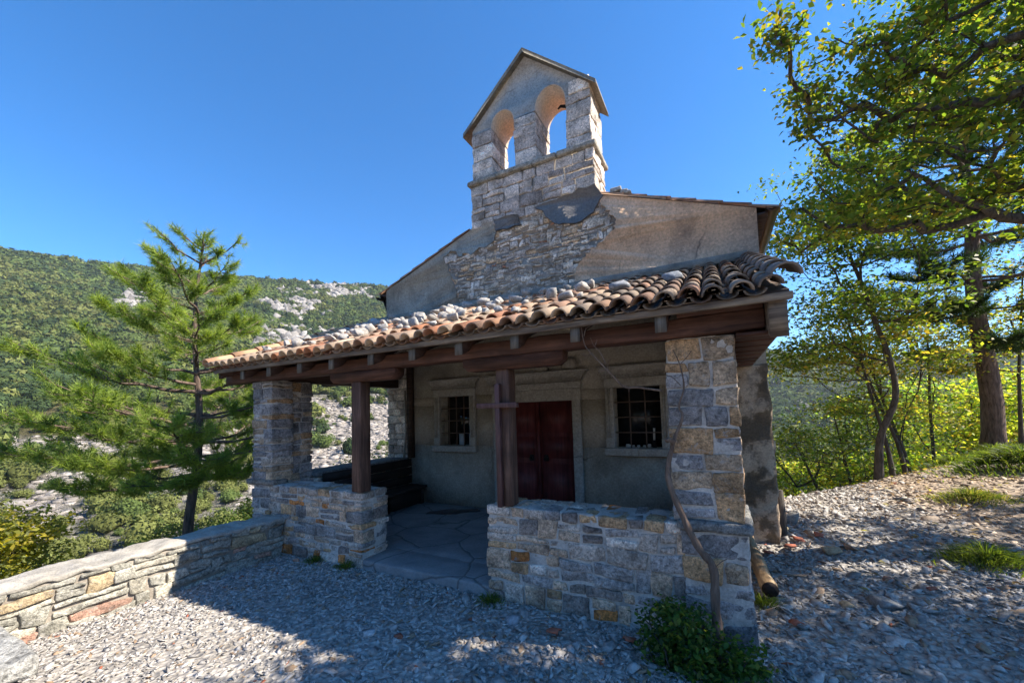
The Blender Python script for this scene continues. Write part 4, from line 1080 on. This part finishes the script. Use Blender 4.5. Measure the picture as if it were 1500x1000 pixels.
# big tree whose crown overhangs the top right
btree('overhanging_tree', 'big broadleaf tree overhanging the upper right corner with yellowing leaves', [(6.6,6.4,.6),(6.5,6.5,2.2),(6.2,6.7,3.8),(5.7,6.8,5.2),(5.1,6.8,6.6),(4.8,6.8,8.0)], .20,
      [(2.6,6.7,4.6,1.2,1.0,.8,1.3),(3.2,7.0,6.0,1.4,1.1,.9,1.9),(1.75,6.6,5.9,.7,.8,.55,.65),(1.45,6.9,4.15,.7,.8,.35,.45),(4.3,7.0,4.2,1.4,1.3,.9,1.6),(4.6,6.8,6.8,1.9,1.5,1.2,2.2),(3.1,6.8,7.6,1.2,1.0,.6,.5),(1.4,6.3,5.0,.25,.3,.6,.2),(.95,5.4,6.0,.25,.35,.12,.2),(5.8,5.6,6.0,1.8,1.6,1.4,1.6)], 560, 25000, .09, [(.095,.16,.03),(.13,.195,.033),(.18,.215,.036),(.24,.25,.04),(.30,.23,.045),(.085,.135,.027)], 902, .14)
# outside-frame trees on the right that dapple the yard
btree('broadleaf_tree', 'broadleaf tree beyond the right edge whose crown shades the path', [(9.6,5.6,1.0),(9.5,5.7,2.8),(9.2,5.9,4.4),(8.8,6.1,6.2)], .17,
      [(8.2,6.0,6.0,1.7,1.2,1.0,2),(9.0,8.2,6.2,1.5,1.3,1.0,1.6),(7.3,5.1,5.8,1.2,.9,.8,1.2),(9.9,5.4,7.2,1.8,1.6,1.2,1.4)], 210, 11500, .12, GREEN, 903, .30)
btree('broadleaf_tree', 'tall tree farther right shading the foreground gravel', [(8.2,3.4,.8),(8.2,3.5,2.4),(7.8,3.8,4.0),(7.2,4.1,5.6)], .15,
      [(6.3,4.4,5.9,1.3,.8,.7,1.6),(7.6,4.2,6.0,1.3,.9,.8,1.4),(5.2,3.9,5.4,.9,.5,.5,.9),(4.2,3.75,5.6,.95,.32,.4,.9),(8.9,3.6,6.4,1.3,1.0,.9,.8)], 185, 11000, .12, GREEN, 904, .28)
btree('broadleaf_tree', 'tree behind the viewer dappling the near gravel', [(4.2,-1.4,.2),(4.2,-1.3,1.8),(4.0,-1.2,3.4),(3.9,-1.1,5.0)], .12,
      [(3.6,1.2,5.4,.9,.35,.4,.7),(4.2,-.8,5.0,1.2,.8,.9,.8),(1.9,1.05,4.6,.6,.22,.3,.4)], 70, 3000, .11, GREEN, 908, .2)
# trees along the crest behind
bt = [('thin dark-stemmed tree just right of the slim tree', (3.05,10.6), -.5, 3.9, 905), ('leaning thin tree in the middle of the crest row', (3.5,11.4), -.9, 4.3, 906),
      ('thin tree leaning left between the crest row and the pine', (3.85,12.3), -.8, 4.4, 907), ('low spreading tree left of the slim tree above the valley', (2.05,11.2), -.5, 1.9, 908),
      ('slender upright tree just left of the pine trunk', (4.55,13.2), .1, 4.4, 909), ('small tree between the crest row and the valley', (2.9,12.6), -.3, 2.9, 912), ('slim tree right of the pine trunk at the frame edge', (6.1,13.4), .3, 4.8, 913)]
for lab, (x, y), ln, h, sd in bt:
    zb = Hs(x,y)-.15; q = np.random.default_rng(sd)
    tk = [(x,y,zb),(x+ln*.12,y,zb+h*.2),(x+ln*.4,y+.05,zb+h*.42),(x+ln*.7,y,zb+h*.65),(x+ln,y,zb+h*.85)]
    cx, cy = x+ln*.8, y
    btree('crest_tree', lab, tk, .042, [(cx+.25,cy+.4,zb+h*.42,1.0,.8,h*.12,.8),(cx,cy,zb+h*.80,1.25,1.2,h*.16,1.4),(cx-.6,cy,zb+h*.66,1.3,1.1,h*.10,1),(cx+.7,cy+.2,zb+h*.70,1.2,1.1,h*.13,1),(cx,cy+.3,zb+h*.98,.8,.8,h*.1,.7)], 120, 3600 if sd != 908 else 1900, .09,
          [tuple(k*1.45 for k in c_) for c_ in (YG if sd%2 else GREEN+YG[:3])], sd, .24, group='trees along the crest of the path', twig=.006)
# shrubs below the crest (valley side) and beyond the yard wall
sh = [('bright green shrub in the valley edge right next to the chapel corner', 1.0, 13.0, -.9, 1.1, GREEN+YG[:1]), ('yellow-green shrub beyond the crest left of the slim tree', 2.3, 13.5, -.7, 1.2, YG),
      ('dense shrub behind the slim tree trunk', 3.9, 13.8, -.4, 1.3, GREEN+YG[:2]), ('sunlit shrub between crest trees', 5.4, 14.8, .1, 1.5, YG), ('tall sunlit shrub behind the pine trunk', 6.0, 15.4, .9, 1.6, YG[:3]),
      ('sunlit shrub right of the pine trunk', 7.2, 15.6, 1.3, 1.6, YG[:3]), ('dark shrub filling the crest row', 6.4, 16.0, 1.3, 1.6, GREEN), ('pale shrub lower in the valley gap', 1.6, 16.5, -2.4, 1.6, YG),
      ('high green shrub behind the crest row', 4.9, 16.5, 1.2, 1.7, GREEN+YG[:2])]
for i, (lab, x, y, z, s, cols) in enumerate(sh):
    q = np.random.default_rng(950+i); zb = Hs(x,y)
    btree('shrub', lab, [(x,y,zb-.1),(x+.05,y,(zb+z)/2),(x,y,z+.2)], .04, [(x,y,z,s*1.1,s,s*.75,1),(x+s*.6,y,z+s*.3,s*.6,s*.6,s*.4,.5)], 100, 2300, .12, [tuple(k*2.1 for k in c_) for c_ in cols], 950+i, .24, group='shrubs below the crest', cat='shrub', twig=.006)
sl_ = [('yellow-green bush behind the yard wall at the left edge', -8.6, 1.35, .0, .85, [(.24,.20,.025),(.17,.17,.03),(.09,.10,.03)], .08), ('brownish sparse bush at the far left edge', -10.0, 1.0, .35, .8, [(.13,.11,.04),(.10,.10,.035)], .07),
       ('grey-green bush left of the pine trunk', -9.0, 3.4, -.75, .8, [(.09,.12,.035),(.13,.13,.04),(.15,.12,.05)], .06), ('low yellowish bush at the foot of the pine', -7.6, 3.0, -.75, .6, [(.16,.14,.045),(.11,.12,.035)], .06),
       ('golden bush between the pine and the porch pillar', -8.3, 4.75, -.35, .9, [(.21,.18,.035),(.15,.15,.03),(.09,.11,.025)], .06), ('golden-green bush seen through the porch opening', -8.8, 7.3, -.15, 1.2, [(.21,.18,.035),(.14,.15,.03),(.08,.11,.025)], .065),
       ('tall yellow bush seen just left of the inner wall strip', -8.3, 8.9, .35, 1.1, [(.25,.20,.035),(.16,.16,.03),(.10,.12,.025)], .065), ('green bush on the slope right behind the left pillar', -10.5, 6.4, -1.0, 1.2, GREEN, .065)]
for i, (lab, x, y, z, s, cols, ls_) in enumerate(sl_):
    zb = Hs(x,y)
    btree('bush', lab, [(x,y,min(zb,z-.4)-.1),(x+.05,y,(min(zb,z)+z)/2),(x,y,z+.1)], .035, [(x,y,z-.25*s,s,s,s*.7,1.2),(x+.1,y+s*.4,z+s*.3,s*.6,s*.6,s*.4,.5)], 110, 6500, ls_*.95, [tuple(k*1.5 for k in c_) for c_ in cols], 970+i, .16, group='bushes beyond the yard wall', cat='bush', twig=.005)

# ---- pines
def pine(name, label, base, height, trad, whorls, seed, tuft=.17, ntip=9, dens=46, cols=((.060,.105,.022),(.085,.13,.026),(.04,.075,.02)), lean=(0,0), nw=.0035, asym=0.0):
    q = np.random.default_rng(seed); base = np.array(base, float); th_ = thing(name, label, 'pine', tuple(base))
    top = base+np.array((lean[0], lean[1], height)); n = 16
    tp = [base+(top-base)*i/n+np.array((.05*math.sin(i*.9),.05*math.cos(i*.7),0))*height/8 for i in range(n+1)]
    tr_ = [trad*(1-.88*i/n) for i in range(n+1)]; tr_[0] *= 1.25
    b = MB(); b.tube(tp, tr_, 12); P_(b, 'trunk', M['bark_pine'], th_, smooth=True)
    bb = MB(); tips = []; dirs = []
    for (hf, L, up, nb, aoff) in whorls:
        c0 = base+(top-base)*hf
        for k in range(nb):
            a = aoff+2*PI*k/nb+q.normal(0,.22); LL = L*q.uniform(.7,1.12)*(1-asym*(math.cos(a)*.887+math.sin(a)*.46))
            d = np.array((math.cos(a), math.sin(a), 0)); P0 = c0+np.array((0,0,q.normal(0,.06)))
            m = 7; pts = [P0+d*LL*t+np.array((0,0,LL*(up*t+.30*t*t-.10*t)))+q.normal(0,.015*LL,3)*(t > 0) for t in np.linspace(0,1,m)]
            r0 = .011+.013*LL; bb.tube(pts, np.linspace(r0, .006, m), 6, cap=False)
            tips.append(pts[-1]); dirs.append(pts[-1]-pts[-2])
            ns = int(ntip*LL/1.2)+2
            for j in range(ns):
                t = q.uniform(.32,.98); i0 = min(int(t*(m-1)), m-2); f = t*(m-1)-i0; S0 = pts[i0]*(1-f)+pts[i0+1]*f
                sd = 1 if q.uniform() < .5 else -1; side_ = np.cross(d,(0,0,1))*sd
                l2 = LL*q.uniform(.16,.42)*(1.1-t*.6)+.08; dd = d*.62+side_*.75+np.array((0,0,q.uniform(.0,.55))); dd /= np.linalg.norm(dd)
                S1 = S0+dd*l2*.55; S2 = S0+dd*l2+np.array((0,0,.14*l2)); bb.tube([S0,S1,S2], [.008,.006,.004], 4, cap=False)
                tips.append(S2); dirs.append(S2-S1)
                if l2 > .22:
                    tips.append(S1); dirs.append(S2-S1)
                    for _ in range(2):
                        e = dd+q.normal(0,.6,3); e[2] = abs(e[2]); e /= np.linalg.norm(e); S3 = S1+e*l2*.45; bb.tube([S1,S3], [.005,.003], 4, cap=False); tips.append(S3); dirs.append(e)
    tips.append(top); dirs.append(np.array((0,0,1.)))
    P_(bb, 'branches', M['bark_pine'], th_, smooth=True)
    T = np.array(tips); D = np.array(dirs); D /= np.linalg.norm(D, axis=1)[:,None]; D[:,2] += .35; D /= np.linalg.norm(D, axis=1)[:,None]
    k = dens; nT = len(T); tt = q.uniform(0,1,(nT,k,1)); root = T[:,None]-D[:,None]*tuft*1.1*tt
    nd = q.standard_normal((nT,k,3))*.72+D[:,None]*.85; nd /= np.linalg.norm(nd, axis=2)[:,:,None]
    ln = tuft*q.uniform(.6,1.05,(nT,k,1)); sidev = np.cross(nd, q.standard_normal((nT,k,3))); sidev /= np.linalg.norm(sidev, axis=2)[:,:,None]
    V = np.stack([root-sidev*nw, root+sidev*nw, root+nd*ln], 2).reshape(-1,3)
    col = np.array(cols)[q.integers(0,len(cols),nT)][:,None]*q.uniform(.7,1.4,(nT,k,1)); b = MB()
    b.add(V, f3=np.arange(len(V)).reshape(-1,3), col=np.repeat(col.reshape(-1,3), 3, 0)); P_(b, 'needles', M['needle'], th_)
    return th_
bx, by = -8.25, 3.62; bz = Hs(bx,by)-.2
ht = 4.95-bz
def hfr(z): return (z-bz)/ht
wh = [(hfr(z), L, up, nb, ao) for z, L, up, nb, ao in ((.70,1.5,-.14,6,.2),(1.0,1.9,-.10,6,.9),(1.35,2.0,-.02,6,.5),(1.75,1.95,.05,5,1.2),(2.15,1.8,.12,5,.1),(2.6,1.75,.20,5,.7),(3.1,1.35,.28,5,.4),(3.55,1.1,.38,4,1.0),(4.0,.85,.5,4,.3),(4.4,.6,.65,4,.8),(4.7,.35,.8,3,.2))]
pine('pine_tree', 'young bright green pine standing beyond the yard wall left of the porch', (bx,by,bz), ht, .11, wh, 31, .155, 12, 44, nw=.0044, asym=.12, lean=(.12,.05), cols=((.19,.255,.05),(.25,.31,.06),(.115,.17,.035)))
bx2, by2 = 5.35, 12.7; bz2 = Hs(bx2,by2)-.2
wh = [(f, L, up, nb, ao) for f, L, up, nb, ao in ((.24,1.2,-.15,3,.3),(.31,1.7,-.12,5,.9),(.38,2.2,-.06,6,.1),(.47,2.6,.0,6,.5),(.54,2.7,.02,6,1.2),(.61,2.6,.05,6,.3),(.68,2.3,.1,6,.8),(.75,2.0,.15,5,.1),(.82,1.6,.25,5,.6),(.89,1.2,.35,5,.2),(.95,.8,.5,4,.4))]
pine('pine_tree', 'large dark pine with thick straight trunk on the right crest', (bx2,by2,bz2), 11.0, .20, wh, 32, .24, 8, 36, cols=((.028,.055,.02),(.04,.07,.022),(.022,.042,.018)), nw=.007)

# low bush at foot of the right pillar + vine
btree('bush', 'dark green leafy bush at the foot of the right pillar', [(-.2,2.82,0),(-.2,2.8,.12),(-.18,2.82,.25)], .02, [(-.33,2.82,.27,.22,.14,.20,1.6),(-.03,2.80,.13,.24,.14,.11,1.0),(-.28,2.72,.12,.25,.14,.12,.8)], 105, 3800, .042, [(.06,.12,.022),(.085,.15,.025),(.045,.085,.02),(.15,.17,.03)], 991, .05, cat='bush', twig=.003)
vn = thing('climbing_stem', 'bare twisting woody stem climbing the right pillar', 'vine', (-.06,2.88,.02))
def spl(pts, k=5):
    out = []; m = len(pts); P = [np.array(p, float) for p in pts]
    for i in range(m-1):
        a, b0, c0, d0 = P[max(i-1,0)], P[i], P[i+1], P[min(i+2,m-1)]
        for j in range(k):
            t_ = j/k; out.append(.5*((2*b0)+(-a+c0)*t_+(2*a-5*b0+4*c0-d0)*t_**2+(-a+3*b0-3*c0+d0)*t_**3))
    out.append(P[-1]); return out
vp = spl([(-.06,2.86,.0),(-.08,2.90,.34),(-.08,2.92,.60),(-.16,2.93,.72),(-.24,2.93,.90),(-.33,2.96,1.17),(-.285,2.99,1.41),(-.22,3.0,1.58),(-.24,3.01,1.66),(-.20,3.01,1.79),(-.22,3.02,1.95),(-.26,3.02,2.06)])
b = MB(); L_ = len(vp); rr = np.interp(np.arange(L_)/L_, [0,.2,.45,.55,.75,1], [.030,.025,.019,.012,.006,.003]); rr = rr*(1+.12*np.sin(np.arange(L_)*2.1)); b.tube(vp, rr, 8)
b.tube(spl([(-.285,2.97,1.41),(-.31,2.94,1.43),(-.32,2.92,1.42)]), [.016]*11, 7)
for p in ([(-.22,3.0,1.80),(-.27,3.01,1.86),(-.31,3.02,1.88)],[(-.22,3.02,1.95),(-.17,3.02,2.0),(-.14,3.02,2.04)],[(-.08,2.92,.60),(-.03,2.9,.66),(0,2.9,.68)]): b.tube(spl(p), .003, 5)
P_(b, 'stem', M['twig'], vn, smooth=True)
tw = thing('dead_twig', 'pale dry twig dangling from the eave in front of the right window', 'twig', (-.87,2.83,2.33))
b = MB()
tp = spl([(-.34,2.97,1.77),(-.5,2.93,1.80),(-.59,2.90,1.81),(-.69,2.86,1.93),(-.80,2.85,2.06),(-.85,2.84,2.14),(-.87,2.83,2.31)])
b.tube(tp, np.linspace(.009,.003,len(tp)), 6)
for p in ([(-.69,2.86,1.93),(-.74,2.84,1.93),(-.76,2.83,1.90)],[(-.69,2.86,1.93),(-.68,2.84,1.99),(-.66,2.83,2.01)],[(-.69,2.86,1.92),(-.72,2.85,1.89)],[(-.80,2.85,2.06),(-.84,2.83,2.05),(-.88,2.82,2.07)],[(-.70,2.86,1.97),(-.74,2.85,2.07),(-.78,2.84,2.12),(-.80,2.83,2.18)],[(-.77,2.84,2.12),(-.75,2.83,2.16)],[(-.85,2.84,2.2),(-.83,2.83,2.25),(-.80,2.83,2.26)],[(-.55,2.91,1.80),(-.56,2.9,1.77)]): 
    s_ = spl(p); b.tube(s_, np.linspace(.004,.0018,len(s_)), 5)
P_(b, 'branchlets', M['twig'], tw)

# ---- grass tufts and bank plants
def tuft(label, x, y, r, n, h, cols, seed, cat='grass tuft', group='grass tufts along the path', wid=.004):
    q = np.random.default_rng(seed); a = q.uniform(0,6.28,n); rr = r*np.abs(q.normal(0,.62,n))*(1+.5*vnoise(np.stack([np.cos(a)*1.5,np.sin(a)*1.5,0*a+seed*3.3],-1),seed))
    px, py = x+rr*np.cos(a)*1.35, y+rr*np.sin(a); pz = H(px,py)-.01+.10*np.maximum(0,1-(rr/r)**2)*r/.4
    d = np.stack([np.cos(a)*.55+q.normal(0,.35,n), np.sin(a)*.55+q.normal(0,.35,n), np.ones(n)*q.uniform(.5,1.2,n)], -1); d /= np.linalg.norm(d, axis=1)[:,None]
    L = (h*q.uniform(.35,1.25,n)*np.clip(1.25-.6*rr/r,.35,1.3))[:,None]; s = np.cross(d, q.standard_normal((n,3))); s /= np.linalg.norm(s, axis=1)[:,None]; s = s*wid
    P = np.stack([px,py,pz], -1); mid = P+d*L*.55; tip = P+d*L+np.array((0,0,-1))*L*.28+np.stack([d[:,0],d[:,1],0*d[:,0]],-1)*L*.3
    V = np.stack([P-s, P+s, mid+s*.8, mid-s*.8, tip], 1).reshape(-1,3); i = np.arange(n)[:,None]*5
    col = np.array(cols)[q.integers(0,len(cols),n)]*q.uniform(.7,1.3,(n,1)); b = MB(); b.add(V, f3=i+np.array([[3,2,4]]), f4=i+np.array([[0,1,2,3]]), col=np.repeat(col,5,0))
    o = b.build('grass_tuft', M['leaf']); return tag(o, label, cat, group) if seed in (1,2,5) else tag(o, label, 'grass', None, 'stuff')
GC = [(.10,.14,.03),(.16,.19,.04),(.07,.10,.025),(.24,.22,.08)]
tuft('yellowish grass tuft on the sunlit right bank, upper of the two tufts', 2.9, 7.45, .27, 1200, .15, GC+[(.30,.26,.11)], 1)
tuft('dark green grass tuft on the right, nearest the camera', 2.08, 5.2, .24, 1200, .17, GC[:3], 2)
tuft('grassy clump at the foot of the big pine', 5.15, 12.2, .4, 700, .2, GC[:3], 3, wid=.007)
tuft('grassy clump at the crest right of the thin trees', 4.1, 11.1, .35, 600, .16, GC[:3], 4, wid=.006)
tuft('leafy green bank plants at the right edge of the path', 4.3, 9.4, .60, 2600, .30, [(.055,.09,.02),(.09,.13,.03),(.13,.15,.04)], 5, wid=.008)
tuft('small weeds at the foot of the left low wall', -4.1, 3.0, .10, 220, .09, GC[:3], 6, wid=.003)
tuft('thin weeds by the entrance step under the left low wall', -3.6, 3.0, .09, 200, .10, GC[:3], 7, wid=.003)
tuft('small weeds at the left corner of the right low wall', -1.8, 2.98, .11, 260, .09, GC[:3], 8, wid=.003)
tuft('weeds between the log and the right pillar', .24, 3.85, .10, 260, .12, GC[:3], 9, wid=.003)
tuft('dark flat grass patch in the lower right corner', 2.35, 3.75, .22, 500, .06, GC[:3], 10)

# stump beside the chapel corner
b = MB(); b.tube([(.60,5.75,-.05),(.61,5.75,.30),(.60,5.76,.62)], [.06,.05,.045], 9); o = b.build('wooden_stake', M['bark'], smooth=True); tag(o, 'short grey wooden stake beside the right chapel corner', 'stake')

# ------------------------------------------------------------------ haze
USE_HAZE = True
if USE_HAZE:
    hb = MB(); hb.box(-1500,1500,-900,1500,-70,290); hz = hb.build('haze', M['dark']); hz.data.materials.clear()
    m, t, out = nt('haze_air'); pv = t.nodes.new('ShaderNodeVolumePrincipled'); pv.inputs['Color'].default_value = (.80,.88,1,1); pv.inputs['Density'].default_value = .00014; pv.inputs['Anisotropy'].default_value = .2
    t.links.new(pv.outputs[0], out.inputs['Volume']); hz.data.materials.append(m); fixn(hz); tag(hz, 'thin bluish air haze over the valley', 'haze', kind='stuff')

# ------------------------------------------------------------------ light
sd = Vector((1.02, .345, 1)).normalized()
L = bpy.data.lights.new('sun', 'SUN'); L.energy = 4.9; L.angle = math.radians(.53); L.color = (1, .91, .78)
lo = bpy.data.objects.new('sun', L); C.objects.link(lo); lo.rotation_euler = (-sd).to_track_quat('-Z', 'Y').to_euler(); lo.location = (20,7,25)
W = bpy.data.worlds.new('World'); S.world = W; W.use_nodes = True; t = W.node_tree
bg = t.nodes['Background']; sky = t.nodes.new('ShaderNodeTexSky'); sky.sky_type = 'NISHITA'; sky.sun_disc = False
sky.sun_elevation = math.asin(sd.z); sky.sun_rotation = math.atan2(sd.x, sd.y); sky.altitude = 1200; sky.air_density = 1.0; sky.dust_density = .05; sky.ozone_density = 5.0
hs = t.nodes.new('ShaderNodeHueSaturation'); hs.inputs['Saturation'].default_value = 1.26; hs.inputs['Value'].default_value = 1
t.links.new(sky.outputs[0], hs.inputs['Color']); t.links.new(hs.outputs[0], bg.inputs['Color']); bg.inputs['Strength'].default_value = .118

# ------------------------------------------------------------------ camera
cam = bpy.data.cameras.new('camera'); co_ = bpy.data.objects.new('camera', cam); C.objects.link(co_); S.camera = co_
F = Vector((-.45762404,.88704153,.06113551)); R = Vector((.88746094,.45990674,-.02998121)); U = Vector((.05471121,-.04053526,.99767909))
co_.matrix_world = Matrix(((R.x,U.x,-F.x,0),(R.y,U.y,-F.y,0),(R.z,U.z,-F.z,1.65),(0,0,0,1)))
cam.sensor_width = 36; cam.sensor_fit = 'HORIZONTAL'; cam.lens = 580.17/1500*36; cam.shift_y = 68/1500; cam.clip_start = .05; cam.clip_end = 6000
S.view_settings.view_transform = 'Standard'; S.view_settings.look = 'None'; S.view_settings.gamma = 1; S.view_settings.exposure = 1.32; S.view_settings.use_curve_mapping = False
S.cycles.max_bounces = 6; S.cycles.volume_bounces = 0; S.cycles.transparent_max_bounces = 8
S.cycles.use_denoising = True
